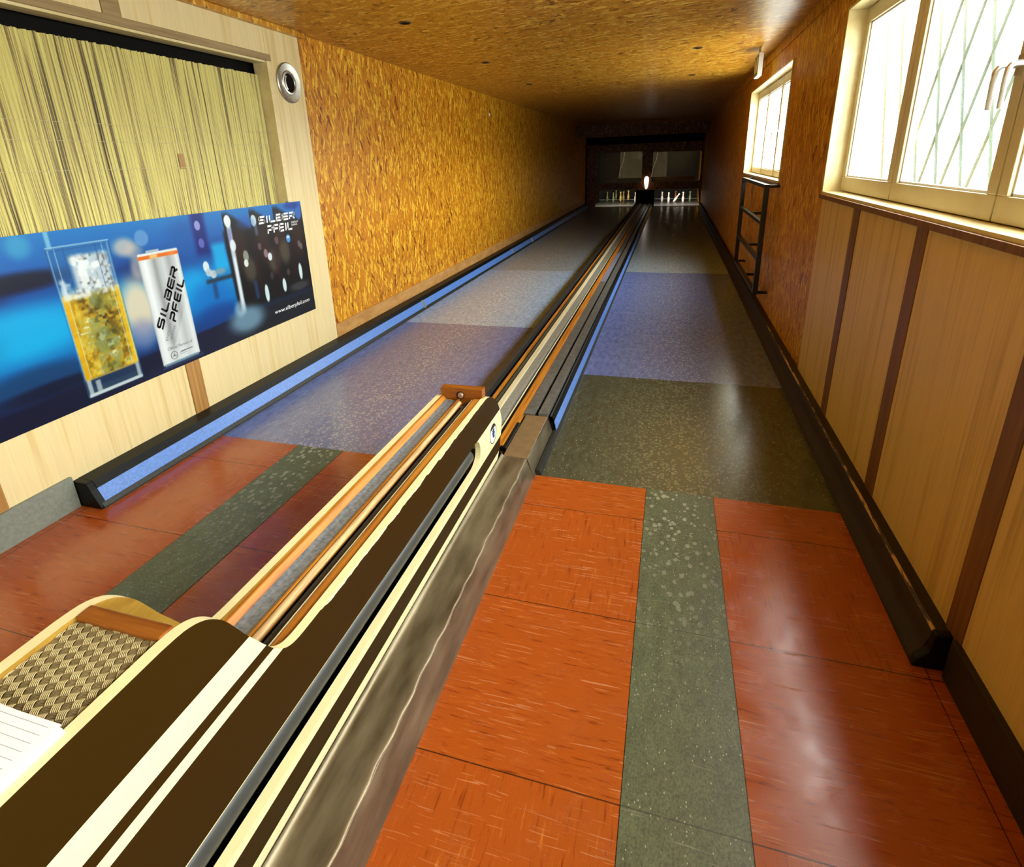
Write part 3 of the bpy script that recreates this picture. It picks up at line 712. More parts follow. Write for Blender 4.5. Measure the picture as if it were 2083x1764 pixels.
    text_mesh('small_lettering', 'ENERGY\nDRINK', M['letters_white'], t, 4.292, 4.395, 1.356, 1.394, x)
    text_mesh('web_address', 'www.silberpfeil.com', M['letters_white'], t, 3.885, 4.385, .640, .685, x)
    b = MB(); glyphs(b, 'SILBER', 2.770, .838, .436, .056, x, math.radians(58.5), .25, .10, .12); glyphs(b, 'PFEIL', 2.884, .860, .306, .060, x, math.radians(61), .24, .11, .12)
    b.build('can_lettering', M['letters_black'], t)
    text_mesh('can_small_lettering', 'ENERGY', M['letters_grey'], t, 2.788, 2.788 + .125, .757, .757 + .020, x, math.radians(60))
    text_mesh('can_small_lettering', 'DRINK', M['letters_grey'], t, 2.826, 2.826 + .103, .757, .757 + .020, x, math.radians(58))
    text_mesh('can_small_lettering', 'Official Partner of', M['letters_grey'], t, 2.770, 2.982, .690, .712, x)
    b = MB()
    b.lathe([(.0285, 0), (.0285, .001), (.0245, .001), (.0245, 0)], (x, 2.810, .647), (1, 0, 0), 28, closed=True)
    for a in (90, 210, 330):
        d = Vector((0, math.cos(math.radians(a)), math.sin(math.radians(a)))); q = Vector((0, -d.z, d.y)) * .005
        k = len(b.v); c0 = Vector((x + .001, 2.810, .647))
        b.v += [tuple(c0 + q), tuple(c0 - q), tuple(c0 + d * .026)]; b.face((k, k + 1, k + 2))
    b.box(x, x + .001, 2.875, 2.971, .652, .660); b.box(x, x + .001, 2.862, 2.90, .650, .654); b.box(x, x + .001, 2.862, 2.915, .638, .641)
    b.build('can_emblem', M['letters_grey'], t)
poster()

# ------------------------------------------------------------------ right: panelling and windows
t = thing('wood_paneling', 'veneer panelling tinted by warm light, with dark battens under the large window', 'wall paneling', (RX, 2.5, 0.14))
for y0, y1 in ((-2.9, -1.99), (-1.88, -1.03), (-.92, -.07), (.04, .925), (1.035, 1.88), (1.99, 2.84), (2.956, 3.80), (3.918, 4.72)):
    MB().box(RX - .002, RW, y0 + .001, y1 - .001, 0.14, 1.485).build('board', M['veneer_right'], t, bevel=.001)
for y0, y1 in ((-1.99, -1.88), (-1.03, -.92), (-.07, .04), (.925, 1.035), (1.88, 1.99), (2.84, 2.956), (3.80, 3.918)):
    MB().box(RX - .006, RW, y0, y1, 0.14, 1.485).build('batten', M['batten'], t, bevel=.001)
def window(name, label, y0, y1, z0, z1, borders, gz0, gz1, sash_in, handles, reveal):
    """Casement window in the right wall; borders are the lines between its sashes."""
    t = thing(name, label, 'window', (1.17, (y0 + y1) / 2, z0), None, 'structure')
    for nm, bx in (('sill', (RX - .006, 1.19, y0 - .02, y1 + .02, z0 - .018, z0)), ('lining', (RX - .006, 1.19, y0 - .02, y1 + .02, z1, z1 + .018)),
                   ('lining', (RX - .006, 1.19, y1, y1 + .02, z0, z1)), ('lining', (RX - .006, 1.19, y0 - .02, y0, z0, z1))):
        MB().box(*bx).build(nm, reveal, t, bevel=.002)
    for a, b_ in zip(borders, borders[1:]):
        lo, hi = min(a, b_) + .005, max(a, b_) - .005
        b = MB(); w = sash_in
        b.box(1.172, 1.222, lo, hi, z0 + .004, gz0); b.box(1.172, 1.222, lo, hi, gz1, z1 - .003)
        b.box(1.172, 1.222, lo, lo + w, gz0, gz1); b.box(1.172, 1.222, hi - w, hi, gz0, gz1)
        s_ = b.build('sash', M['sash'], t, bevel=.004)
        b = MB(); q = .011
        for (a0, a1, c0, c1) in ((lo + w, hi - w, gz0, gz0 + q), (lo + w, hi - w, gz1 - q, gz1), (lo + w, lo + w + q, gz0, gz1), (hi - w - q, hi - w, gz0, gz1)):
            b.box(1.186, 1.20, a0, a1, c0, c1)
        b.build('glazing_bead', M['white'], s_, bevel=.002)
        MB().box(1.2005, 1.2045, lo + w - .005, hi - w + .005, gz0 - .004, gz1 + .004).build('pane', M['glass'], s_)
    b = MB()
    for y in borders[1:-1]: b.box(1.20, 1.215, y - .006, y + .006, z0, z1)
    b.build('seal', M['gap'], t)
    b = MB(); b.box(1.222, 1.25, y0 - .02, y1 + .02, z0 - .018, z0 + .02); b.box(1.222, 1.25, y0 - .02, y1 + .02, z1 - .02, z1 + .018)
    b.build('outer_frame', M['sash'], t)
    for (yh, zh, dr) in handles:
        b = MB()
        b.box(1.160, 1.172, yh - .014, yh + .014, zh - .035, zh + .035)
        b.tube([(1.165, yh, zh), (1.12, yh, zh), (1.105, yh, zh - .004), (1.098, yh, zh - .016), (1.096, yh, zh - .05), (1.098, yh, zh - .145)], [.011, .010, .0105, .0105, .010, .009], 10)
        b.build('handle', M['alu'], t, smooth=True)
    return t
window('window_1', 'large cream casement window over the battened panelling', 0.38, 4.745, 1.533, 2.692, (4.745, 3.74, 2.625, 1.51, .38), 1.634, 2.60, .07,
       [(2.662, 2.08, 1), (2.578, 2.08, 1), (1.51, 2.08, 1)], M['cream_wood'])
window('window_2', 'smaller casement window further along above the black ladder', 6.66, 9.86, 1.53, 2.66, (9.86, 8.87, 7.82, 6.66), 1.605, 2.555, .04, [(7.70, 2.05, 1)], M['cream_wood'])
window('added_window', 'unseen casement window added by the near wall for daylight', -2.73, -.32, 1.533, 2.692, (-.32, -1.52, -2.73), 1.634, 2.60, .07, [], M['cream_wood'])  # added out of view to let daylight into the near end
o = MB().box(RX - .022, RW, -2.9, 4.765, 1.485, 1.516).build('trim_4', M['batten'], bevel=.003); tag(o, 'brown apron strip under the large window', None, None, 'structure')
o = MB().box(RX - .012, RW, 6.64, 9.88, 1.475, 1.512).build('trim_5', M['casing'], bevel=.003); tag(o, 'brown apron strip under the small window', None, None, 'structure')
# trellis outside the large window
b = MB()
for i in range(3, 17):
    y = i * .34 - .25
    for sg in (1, -1):
        b.tube([(1.62, y, 1.1), (1.62 + .004 * sg, y + sg * .95, 3.3)], .013, 5)
o = b.build('wire_trellis', M['trellis'], origin=(1.62, 2.0, 1.1)); tag(o, 'pale green diamond trellis outside the large window', 'trellis')
o = MB().box(1.45, 1.75, .2, 6.2, .9, 1.085).build('trellis_planter', M['trellis'], origin=(1.53, 1, .9))
tag(o, 'pale green planter trough carrying the trellis outside the large window', 'planter')

# black wall ladder under the second window
t = thing('wall_ladder', 'black iron ladder frame bracketed to the wall under the small window', 'ladder', (.965, 7.6, .33))
x0, x1 = .925, .975
for y0, y1 in ((6.57, 6.625), (8.64, 8.695)):
    MB().box(x0, x1, y0, y1, .33, 1.50).build('post', M['iron'], t, bevel=.003)
for z in (.335, .70, 1.085, 1.462):
    MB().box(x0 + .002, x1 - .002, 6.62, 8.65, z, z + .038).build('rung', M['iron'], t, bevel=.003)
for y, z in ((6.605, 1.465), (8.66, 1.465), (6.605, .34), (8.66, .34), (7.62, .72), (7.62, 1.10), (7.62, .345)):
    MB().box(x1 - .005, RW, y - .018, y + .018, z, z + .03).build('bracket', M['iron'], t, bevel=.002)

# exit sign, ceiling holes
t = thing('exit_sign', 'small white exit sign box hanging from the ceiling by the right wall', 'sign', (.89, 7.85, 2.64))
MB().box(.865, .915, 7.70, 8.03, 2.66, 2.90).build('sign_box', M['white'], t, bevel=.004)
MB().box(.885, .895, 7.80, 7.92, 2.90, CZ).build('hanger', M['white'], t)
MB().box(.8630, .8652, 7.72, 8.01, 2.68, 2.88).build('sign_face', M['sign_green'], t)
b = MB(); xx = .8615
b.box(xx, xx + .0012, 7.74, 7.82, 2.70, 2.86); b.box(xx, xx + .0012, 7.84, 7.88, 2.775, 2.785)
b.lathe([(.012, 0), (.012, .0012)], (xx, 7.945, 2.845), (1, 0, 0), 12)
for a, c_, r_ in (((7.935, 2.83), (7.915, 2.77), .012), ((7.915, 2.77), (7.955, 2.735), .009), ((7.955, 2.735), (7.95, 2.70), .008), ((7.915, 2.77), (7.885, 2.745), .009), ((7.885, 2.745), (7.89, 2.70), .008), ((7.93, 2.82), (7.90, 2.80), .007), ((7.93, 2.82), (7.97, 2.80), .007)):
    b.tube([(xx + .0006, *a), (xx + .0006, *c_)], r_ * .6, 6)
b.build('pictogram', M['letters_white'], t)
g = [(-2.231, 4.889, 'dark round ceiling hole nearest the pale panelling'), (-2.228, 7.10, 'middle one of the three dark ceiling holes over the left lane'), (-2.227, 9.33, 'farthest of the three dark ceiling holes over the left lane'),
     (.188, 7.415, 'nearer of the two dark ceiling holes over the right lane'), (.191, 9.736, 'farther of the two dark ceiling holes over the right lane')]
src = None
for (x, y, lb) in g:
    if src is None:
        src = thing('ceiling_socket', lb, 'ceiling socket', (x, y, CZ), 'round sockets in the ceiling')
        MB().lathe([(.052, 0), (.052, -.006), (.040, -.008), (.036, -.002)], (x, y, CZ + .001), (0, 0, 1), 24).build('ring', plain('brown_ring', (.06, .03, .012), .5), src, smooth=True)
        MB().lathe([(.034, -.0085), (.034, -.009)], (x, y, CZ + .001), (0, 0, 1), 20).build('opening', M['void'], src)
    else: dup(src, (x, y, CZ), lb, 'round sockets in the ceiling')

# ------------------------------------------------------------------ lanes, runners, rails
LANE_END = 22.55
def lane(label, x0, x1, cuts, mats):
    t = thing('bowling_lane', label, 'bowling lane', ((x0 + x1) / 2, cuts[0], 0))
    for a, b_, mt in zip(cuts, cuts[1:], mats):
        MB().box(x0, x1, a + .001, b_ - .001, -.012, 0.0).build('lane_plate', mt, t)
lane('left bowling lane of violet and pale grey plates', -3.06, -1.37, (2.9, 6.0, 9.46, LANE_END), (M['lane_violet'], M['lane_pale'], M['lane_grey']))
lane('right bowling lane starting with a dark green grey plate', -.69, 1.06, (2.9, 4.65, 9.49, LANE_END), (M['lane_green'], M['lane_blue'], M['lane_grey']))
for x0, x1, lb in ((-.034, .326, 'green speckled runner strip in front of the right lane'), (-2.390, -2.035, 'green speckled runner strip in front of the left lane')):
    o = MB().box(x0, x1, -1.5, 2.9, 0.0, .0015).build('floor_runner', M['runner'], origin=((x0 + x1) / 2, .7, 0)); tag(o, lb, 'runner', 'runner strips')
    b = MB(); b.box(x0 - .002, x0, -1.5, 2.9, 0, .0012); b.box(x1, x1 + .002, -1.5, 2.9, 0, .0012); b.build('edge_line', M['void'], o)

# left rail
t = thing('side_rail', 'black side rail with a blue panel along the left lane', 'side rail', (-3.14, 1.95, 0))
full = [(-3.05, 0), (-3.052, .012), (-3.100, .112), (-3.118, .160), (-3.228, .163), (-3.228, 0)]
notch = [(-3.05, 0), (-3.052, .012), (-3.062, .032), (-3.072, .032), (-3.108, .113), (-3.0985, .113), (-3.118, .160), (-3.228, .163), (-3.228, 0)]
MB().prism(notch, 1.995, 22.4, 'y').build('body', M['black'], t)
MB().prism(full, 1.955, 1.995, 'y').build('end_cap', M['black'], t, bevel=.004)
MB().prism([(-3.064, .0325), (-3.072, .0325), (-3.108, .1125), (-3.1005, .1125)], 1.995, 22.4, 'y').build('blue_panel', M['blue'], t, label='blue panel')
MB().prism([(-3.044, 0), (-3.046, .010), (-3.0615, .0318), (-3.068, .03), (-3.068, 0)], 1.97, 22.4, 'y').build('foot_strip', M['scuffed'], t)
for y in (6.6, 11.2, 12.9):
    MB().prism([(-3.050, .025), (-3.096, .118), (-3.104, .12), (-3.072, .03)], y, y + .05, 'y').build('joint_clip', M['alu'], t)
# right rail
t = thing('side_rail', 'plain dark cove rail along the right wall', 'side rail', (1.02, 1.93, 0))
MB().prism([(.958, 0), (.962, .016), (.974, .030), (.988, .050), (.998, .078), (1.005, .110), (1.010, .140), (1.018, .152), (RX - .002, .156), (RX - .002, 0)], 1.96, 22.4, 'y').build('body', M['brown_skirt'], t, smooth=True)
MB().prism([(.956, 0), (.966, .035), (1.000, .078), (1.008, .158), (RX - .003, .162), (RX - .003, 0)], 1.925, 1.96, 'y').build('end_cap', M['black'], t, bevel=.006)
def m_worn():
    n = NT('rubbed_black_edge'); p = n.pos()
    a = n.noise(n.mapping(p, (60, 5, 60)), 1.0, 5, 0.7).outputs[0]; g = n.noise(n.mapping(p, (1, 1.2, 1)), 1, 2).outputs[0]
    f = n.ramp(n.math('ADD', n.math('MULTIPLY', a, 0.7), n.math('MULTIPLY', g, 0.3)), [(0.50, (0, 0, 0)), (0.53, (1, 1, 1))])
    return n.fin(n.mix(f, (0.03, 0.02, 0.012, 1), (0.62, 0.34, 0.10, 1)), 0.5)
MB().prism([(1.0105, .1415), (1.0095, .144), (1.0175, .1545), (1.020, .153)], 1.962, 6.0, 'y').build('worn_edge', m_worn(), t, label='edge rubbed down to bare wood')

# ------------------------------------------------------------------ ball track between the lanes
t = thing('ball_track', 'long ball return track of parallel rails between the two lanes', 'ball track', (-1.02, 3.46, 0))
E0, E1 = 3.46, 22.4
MB().prism([(-1.385, 0), (-1.375, .03), (-1.305, .135), (-1.29, .135), (-1.29, .09), (-.715, .09), (-.715, .135), (-.705, .13), (-.688, .1), (-.676, .035), (-.676, 0)], E0, E1, 'y').build('track_bed', M['black'], t)
MB().box(-1.31, -.93, 2.5, E0, 0, .105).build('track_bed', M['black'], t)
def rail(name, x0, x1, z0, z1, mt, y0=2.95, bev=.003): return MB().box(x0, x1, y0, E1, z0, z1).build(name, M[mt], t, bevel=bev)
rail('left_curb', -1.300, -1.255, .10, .165, 'dark_rail')
rail('gutter_lining', -1.235, -1.210, .09, .118, 'brown_skirt')
rail('wood_lip', -1.205, -1.190, .09, .150, 'orange_wood')
rail('rubber_strip', -1.170, -1.126, .09, .138, 'green_rubber')
rail('cream_rail', -1.124, -1.080, .09, .156, 'cream_rail')
rail('grey_rail', -1.079, -1.018, .09, .148, 'grey_rail')
rail('pull_rope', -1.006, -.996, .118, .128, 'cream_rail')
rail('wood_rail', -.960, -.906, .09, .152, 'orange_wood')
rail('flat_board', -.905, -.828, .09, .140, 'grey_track', E0)
rail('right_curb', -.800, -.732, .10, .150, 'grey_track', E0)
MB().box(-.902, -.832, 8.0, 10.6, .1405, .1435).build('patch_plate', plain('blue_grey_plate', (.24, .25, .36), .3), t, label='bluish plate')
MB().prism([(-.668, .036), (-.685, .100), (-.700, .098), (-.690, .03)], E0, E1, 'y').build('blue_panel', M['blue'], t, label='blue panel')
MB().prism([(-.715, .13), (-.700, .13), (-.684, .102), (-.69, .09), (-.715, .09)], E0, E1, 'y').build('top_bar', M['black'], t)
MB().prism([(-.655, 0), (-.659, .012), (-.672, .034), (-.69, .034), (-.70, 0)], 2.905, E1, 'y').build('foot_strip', M['scuffed'], t)

# bent sheet metal cover beside the cabinet
t = thing('track_cover', 'bent sheet metal cover lying beside the ball return', 'cover', (-.80, 1.5, 0))
b = MB(); prof = [(-.892, .150), (-.885, .139), (-.868, .134), (-.83, .132), (-.78, .131), (-.745, .131), (-.736, .129), (-.7335, .125), (-.722, .09), (-.706, .04), (-.697, .012), (-.694, 0)]
ny = 150; rows = []
for i in range(ny + 1):
    y = -.6 + (2.86 + .6) * i / ny
    k = len(b.v); rows.append(k)
    wv = .0018 * math.sin(y * 17.3) + .0022 * math.sin(y * 41 + 1) + random.uniform(-.0012, .0012)
    for j, (x, z) in enumerate(prof):
        a = {5: .6, 6: 1, 7: 1, 8: .5}.get(j, 0)
        b.v.append((x + wv * a, y, z + wv * a * .5))
for k0, k1 in zip(rows, rows[1:]):
    for j in range(len(prof) - 1): b.face((k0 + j, k0 + j + 1, k1 + j + 1, k1 + j))
b.build('sheet', M['sheet'], t, smooth=False)
o = bpy.data.objects['sheet']; o.data.polygons.foreach_set('use_smooth', [True] * len(o.data.polygons))
b = MB(); b.tube([(-.7345 + .0018 * math.sin(y * 17.3) + .0022 * math.sin(y * 41 + 1), y, .1285) for y in [-.6 + k * .022 for k in range(184)]], [.0012 + .0009 * abs(math.sin(k * .37) * math.sin(k * .11)) for k in range(184)], 6)
b.build('worn_fold', M['alu'], t, smooth=True, label='bright worn fold')
MB().prism([(-.884, .118), (-.884, .131), (-.736, .131), (-.733, .127), (-.730, .11)], 2.86, 3.455, 'y').build('end_plate', M['tan_cover'], t, bevel=.001, label='tan end plate')
MB().prism([(-.7335, .127), (-.7315, .128), (-.690, .002), (-.694, 0)], 2.86, 3.455, 'y').build('side_plate', M['sheet'], t)
MB().box(-.90, -.736, -.6, 3.45, 0, .115).build('block', M['void'], t)
MB().prism([(-.926, .12), (-.926, .148), (-.905, .152), (-.884, .146), (-.884, .12)], 2.93, 3.29, 'y').build('rubber_stop', M['black'], t, bevel=.003, label='black rubber stop')

# ------------------------------------------------------------------ ball return cabinet
t = thing('ball_return', 'brown and cream striped ball return cabinet between the approaches', 'ball return', (-1.04, 1.0, 0))
nose = [(2.691, .106), (2.779, .137), (2.824, .173), (2.858, .221), (2.884, .272), (2.905, .347), (2.893, .40), (2.86, .461), (2.815, .514), (2.760, .555), (2.70, .588), (2.62, .606)]
scurve = [(1.02, .615), (.965, .617), (.928, .624), (.900, .640), (.873, .668), (.847, .706), (.822, .748), (.798, .788), (.775, .832), (.752, .873), (.725, .904), (.695, .925), (.655, .938), (.60, .942)]
def smooth_loop(pts, n=3):
    out = []
    for i in range(len(pts) - 1):
        p0, p1, p2, p3 = pts[max(i - 1, 0)], pts[i], pts[i + 1], pts[min(i + 2, len(pts) - 1)]
        for k in range(n):
            u = k / n
            out.append(tuple(.5 * (2 * p1[d] + (p2[d] - p0[d]) * u + (2 * p0[d] - 5 * p1[d] + 4 * p2[d] - p3[d]) * u * u + (3 * p1[d] - p0[d] - 3 * p2[d] + p3[d]) * u ** 3) for d in (0, 1)))
    return out + [pts[-1]]
outline = [(-.5, .106)] + smooth_loop(nose) + smooth_loop(scurve) + [(-.5, .942)]
slot = [(-.3, .292)] + smooth_loop([(2.33, .287), (2.40, .287), (2.445, .295), (2.485, .319), (2.502, .36), (2.492, .404), (2.466, .428), (2.434, .438)]) + [(2.36, .436), (-.3, .428)]
MB().prism(outline, -.928, -.899, 'x', 0, True, 1, [slot], mi_start=2).build('side_panel', [M['stripes'], M['cream_edge'], M['gold_board']], t)
MB().prism(outline, -1.187, -1.158, 'x', 0, True, 1, mi_end=2).build('side_panel', [M['stripes'], M['cream_edge'], M['gold_board']], t)
# thin plywood edge and pipe inside the slot
MB().box(-.9295, -.9265, -.3, 2.40, .420, .428).build('plywood_edge', M['tan_wood'], t)
MB().tube([(-.970, -.4, .332), (-.970, 2.47, .332)], .042, 24).build('pipe', M['pipe'], t, smooth=True)
MB().box(-1.15, -1.03, -.4, 2.6, .12, .49).build('inner_core', M['void'], t)
# runway with wooden rails
S0, S1 = .70, 2.63
MB().box(-1.158, -.928, S0, S1, .50, .54).build('runway_floor', M['void'], t)
MB().prism([(-1.158, .54), (-1.158, .606), (-1.148, .606), (-1.130, .588), (-1.130, .54)], S0, S1, 'y').build('wood_liner', M['orange_wood'], t, bevel=.002)
MB().prism([(-1.130, .54), (-1.130, .586), (-1.112, .580), (-1.082, .580), (-1.063, .587), (-1.063, .54)], S0, S1, 'y').build('metal_channel', M['worn_metal'], t)
MB().box(-1.063, -1.051, S0, S1, .54, .593).build('wood_strip', M['orange_wood'], t, bevel=.003)
MB().tube([(-1.0385, S0, .585), (-1.0385, S1 - .04, .585)], .0125, 14).build('round_rail', M['tan_wood'], t, smooth=True)
MB().box(-1.022, -.981, S0, S1, .54, .568).build('belt', M['dark_rail'], t)
MB().box(-.981, -.9775, S0, S1, .54, .594).build('edge_strip', M['cream_rail'], t)
MB().prism([(-.9775, .54), (-.9775, .592), (-.968, .600), (-.928, .603), (-.928, .54)], S0, S1, 'y').build('wood_liner', M['orange_wood'], t, bevel=.003)
# wooden stop block with its bolt
e_ = MB(); e_.prism([(-1.168, .648), (-.922, .650), (-.922, .590), (-.975, .582), (-1.035, .545), (-1.062, .540), (-1.105, .578), (-1.168, .582)], 2.64, 2.695, 'y')
blk = e_.build('stop_block', M['red_wood'], t, bevel=.003)
MB().lathe([(.024, 0), (.024, .002)], (-1.050, 2.641, .610), (0, -1, 0), 20).build('bolt_recess', M['brown_skirt'], blk)
MB().lathe([(.017, 0), (.017, .010), (.013, .014), (.006, .015)], (-1.046, 2.640, .612), (0, -1, 0), 20).build('bolt', plain('copper_bolt', (.62, .38, .28), .3, .6), blk, smooth=True)
# tray
MB().box(-1.158, -.928, -.5, .66, .85, .922).build('tray_board', M['brown_skirt'], t)
MB().box(-1.157, -.929, .624, .661, .85, .943).build('tray_bar', M['red_wood'], t, bevel=.004)
b = MB(); b.box(-1.157, -.929, -.5, .624, .922, .929, 1)
cell = .0172; ang = math.radians(28); ca, sa = math.cos(ang), math.sin(ang)
for i in range(-70, 70):
    for j in range(-70, 70):
        cx, cy = -1.043 + (i * ca - j * sa) * cell, .30 + (i * sa + j * ca) * cell
        if not (-1.165 < cx < -.921 and .02 < cy < .632): continue
        al = (i + j) % 2
        for k in range(5):
            o_ = (k - 2) * cell * .19
            pts = []
            for s_ in (-1.05, -.6, 0, .6, 1.05):
                lx, ly = (s_ * cell * .5, o_) if al else (o_, s_ * cell * .5)
                px_, py_ = cx + lx * ca - ly * sa, cy + lx * sa + ly * ca
                pts.append((min(max(px_, -1.156), -.930), min(py_, .623), .9285 + (.0042 if al == 0 else .0018) * (1 - s_ * s_ * .75)))
            b.tube(pts, .00118 if al == 0 else .0011, 5, 0 if al == 0 else 2, False)
mt_ = b.build('woven_mat', [M['mat'], M['mat_base'], M['mat_dark']], t); mt_.data.polygons.foreach_set('use_smooth', [True] * len(mt_.data.polygons))
# round badge on the nose
MB().lathe([(.060, 0), (.060, .0012), (.0, .0012)], (-.899, 2.727, .347), (1, 0, 0), 40).build('badge', M['letters_white'], t)
bdg = bpy.data.objects['badge']
MB().lathe([(.060, .0012), (.060, .0022), (.055, .0022), (.055, .0012)], (-.899, 2.727, .347), (1, 0, 0), 40, closed=True).build('ring', M['badge_black'], bdg)
b = MB(); b.prism([(2.727 + .055 * math.cos(a), .347 + .055 * math.sin(a)) for a in [math.radians(q) for q in range(35, 146, 10)]], -.8976, -.8968, 'x'); b.build('cap', M['badge_black'], bdg)
b = MB()
for (a, c_, r_) in (((2.715, .365), (2.738, .372), .008), ((2.712, .350), (2.742, .352), .009), ((2.718, .335), (2.736, .328), .009), ((2.728, .372), (2.722, .325), .007), ((2.74, .36), (2.735, .335), .006)):
    b.tube([(-.8968, *a), (-.8968, *c_)], r_ * .7, 6)
b.build('emblem', M['badge_blue'], bdg)

# notepad lying on the mat
t = thing('notepad', 'white lined notepad lying on the woven mat of the ball return', 'notepad', (-1.004, .324, .935))
b = MB()
c0 = Vector((-1.004, .324)); z = .9352 + .0003
for k in range(9):
    a = math.radians(-1.5 + random.uniform(-2.2, 2.2)); w, h_ = .079, .103
    ct = [c0 + Vector((sx * w * math.cos(a) - sy * h_ * math.sin(a), sx * w * math.sin(a) + sy * h_ * math.cos(a))) + Vector((.006 * (1 - k / 8), .001)) for sx, sy in ((-1, -1), (1, -1), (1, 1), (-1, 1))]
    b.prism([tuple(q) for q in ct], z, z + .0022, 'z'); z += .0023
b.build('sheets', M['paper'], t)
b = MB()
for k in range(9):
    yl = .418 - k * .014; b.box(-1.072, -.942, yl, yl + .0009, z, z + .0002)
b.build('ruled_lines', M['ink'], t)
MB().box(-1.079, -1.072, .395, .415, z, z + .0004).build('red_mark', M['red_ink'], t)

# ------------------------------------------------------------------ far end: header, pin room, pins
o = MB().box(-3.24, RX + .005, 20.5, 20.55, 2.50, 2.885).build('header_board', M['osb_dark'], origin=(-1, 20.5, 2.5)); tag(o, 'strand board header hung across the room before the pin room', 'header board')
t = thing('pin_room_front', 'dark red board front of the pin room with two glazed openings', 'pin room front', (-1.03, 22.8, 0))
YP, YQ = 22.8, 22.84
def rrect(x0, x1, z0, z1, r):
    pts = []
    for cx, cz, a0 in ((x1 - r, z1 - r, 0), (x0 + r, z1 - r, 90), (x0 + r, z0 + r, 180), (x1 - r, z0 + r, 270)):
        pts += [(cx + r * math.cos(math.radians(a0 + k * 15)), cz + r * math.sin(math.radians(a0 + k * 15))) for k in range(7)]
    return pts
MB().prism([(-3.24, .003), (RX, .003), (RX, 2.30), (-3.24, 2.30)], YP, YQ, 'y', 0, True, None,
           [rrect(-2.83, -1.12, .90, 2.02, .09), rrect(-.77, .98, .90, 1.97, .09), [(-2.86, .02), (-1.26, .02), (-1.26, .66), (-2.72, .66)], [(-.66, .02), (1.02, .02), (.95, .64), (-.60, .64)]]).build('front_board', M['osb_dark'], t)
MB().box(-3.24, RX, YP + .005, YQ, 2.30, CZ).build('blackout_board', M['void'], t, label='black board added to darken the space above the front')  # black board added to keep the space above the front dark
MB().box(-2.85, -1.10, YQ, YQ + .006, .88, 2.04).build('viewing_pane', M['plexi'], t)
MB().box(-.79, 1.0, YQ, YQ + .006, .88, 1.99).build('viewing_pane', M['plexi'], t)
MB().box(-.70, .80, YQ + .1, YQ + .14, .92, 1.08).build('inner_rail', M['tan_wood'], t)
o = MB().box(-1.30, -.62, 22.60, YP, 0, .62).build('divider_block', M['void'], origin=(-1, 22.7, 0)); tag(o, 'black block closing the ball track between the two pin decks', 'block')
for x0, x1, lb in ((-3.05, -1.38, 'grey lit pin deck plate at the end of the left lane'), (-.68, 1.05, 'grey lit pin deck plate at the end of the right lane')):
    o = MB().box(x0, x1, LANE_END, 26.9, -.012, .002).build('pin_deck', M['deck'], origin=((x0 + x1) / 2, 23, 0)); tag(o, lb, 'pin deck', 'pin decks')
for x0, x1, lb in ((-2.25, -1.19, 'grey box added to catch light behind the left viewing pane'), (-.86, -.25, 'grey box added to catch light behind the right viewing pane')):
    mh = MB(); mh.box(x0, x1, 26.3, 26.8, .95, CZ - .001)  # grey box added behind the pane to catch light
    mo = mh.build('backdrop_box', M['backdrop'], origin=((x0 + x1) / 2, 26.5, .95), bevel=.02); tag(mo, lb, 'backdrop', 'boxes added behind the panes')
    b = MB(); b.box(x0 + .72 * (x1 - x0), x0 + .86 * (x1 - x0), 26.285, 26.3, 1.72, 2.0); b.build('cover_plate', M['deck'], mo, bevel=.004)
    b = MB(); b.tube([(x0 + .2, 26.27, 2.05), (x0 + .16, 26.27, 1.7), (x0 + .02, 26.27, 1.3), (x0 - .02, 26.27, .98)], .008, 6); b.build('cable', M['white'], mo)
o = MB().box(-1.14, -.92, 23.6, 26.8, 0, 2.4).build('divider_wall', M['pit_wall'], origin=(-1, 24, 0)); tag(o, 'grey partition between the two pin pits', 'partition')
t = thing('white_glow', 'glowing white shape added for a bright patch between the pin decks', 'glow_patch', (-.93, 22.78, .66))  # added emitter standing in for a bright white patch of unknown source
MB().lathe([(.02, 0), (.05, .06), (.075, .2), (.085, .33), (.07, .42), (.03, .46)], (-.93, 22.71, .66), (0, 0, 1), 16).build('glow_body', M['glow'], t, smooth=True)
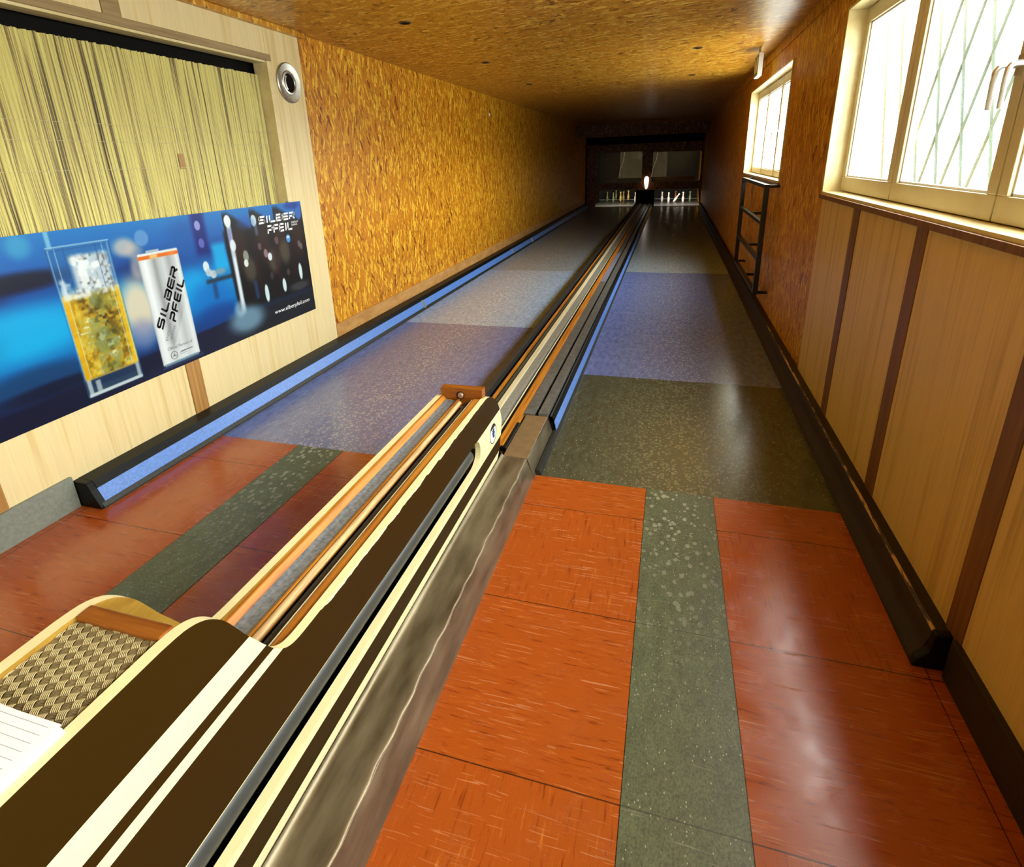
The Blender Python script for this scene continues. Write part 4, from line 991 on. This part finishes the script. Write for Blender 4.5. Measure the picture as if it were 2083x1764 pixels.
MB().box(-.97, -.89, 22.70, 22.80, 1.10, 1.14).build('bracket', M['iron'], t)
PIN = [(.030, 0), (.034, .01), (.047, .08), (.050, .12), (.046, .17), (.032, .25), (.023, .295), (.024, .32), (.034, .355), (.036, .375), (.028, .395), (.010, .402)]
def pin(x, y, mt, lb, lean=0.0, lift=0.0, band=None):
    t = thing('bowling_pin', lb, 'bowling pin', (x, y, .002 + lift), 'pins')
    MB().lathe(PIN, (x, y, .002 + lift), (0, 0, 1), 16).build('body', M[mt], t, smooth=True)
    MB().lathe([(.0385, .21), (.0325, .25)], (x, y, .002 + lift), (0, 0, 1), 16).build('stripe', M['pin_band'], t, smooth=True)
    if lift and not lean: MB().tube([(x, y, .40 + lift), (x, y, CZ)], .002, 5).build('string', M['void'], t)
    t.rotation_euler = (0, lean, 0)
    return t
for x, y, mt, lb, ln, lf in [
    (-.369, 25.3, 'pin_white', 'white pin standing leftmost on the right deck', 0, 0),
    (-.101, 24.86, 'pin_white', 'bright white pin standing left of the leaning pin', 0, 0),
    (.100, 24.80, 'pin_white', 'white pin leaning over on the right deck', .60, .02),
    (.470, 24.92, 'pin_white', 'white pin standing right of the leaning pin', 0, 0),
    (.175, 25.7, 'pin_band', 'brown pin standing behind the leaning pin', 0, 0),
    (.75, 25.3, 'pin_green', 'dim olive pin standing rightmost on the right deck', 0, 0),
    (-2.745, 26.2, 'pin_green', 'dim olive pin standing leftmost on the left deck', 0, 0),
    (-2.42, 25.6, 'pin_green', 'olive pin second from the left on the left deck', 0, 0),
    (-2.36, 26.2, 'pin_green', 'dim olive pin half hidden behind the second pin of the left deck', 0, .06),
    (-2.10, 25.5, 'pin_gold', 'golden pin in the middle of the left deck', 0, .03),
    (-2.03, 26.2, 'pin_gold', 'golden pin half hidden behind the middle pin of the left deck', 0, 0),
    (-1.78, 25.6, 'pin_gold', 'golden pin hanging above the left deck', 0, .075),
    (-1.47, 25.4, 'pin_white', 'white pin standing rightmost on the left deck', 0, 0)]:
    pin(x, y, mt, lb, ln, lf)
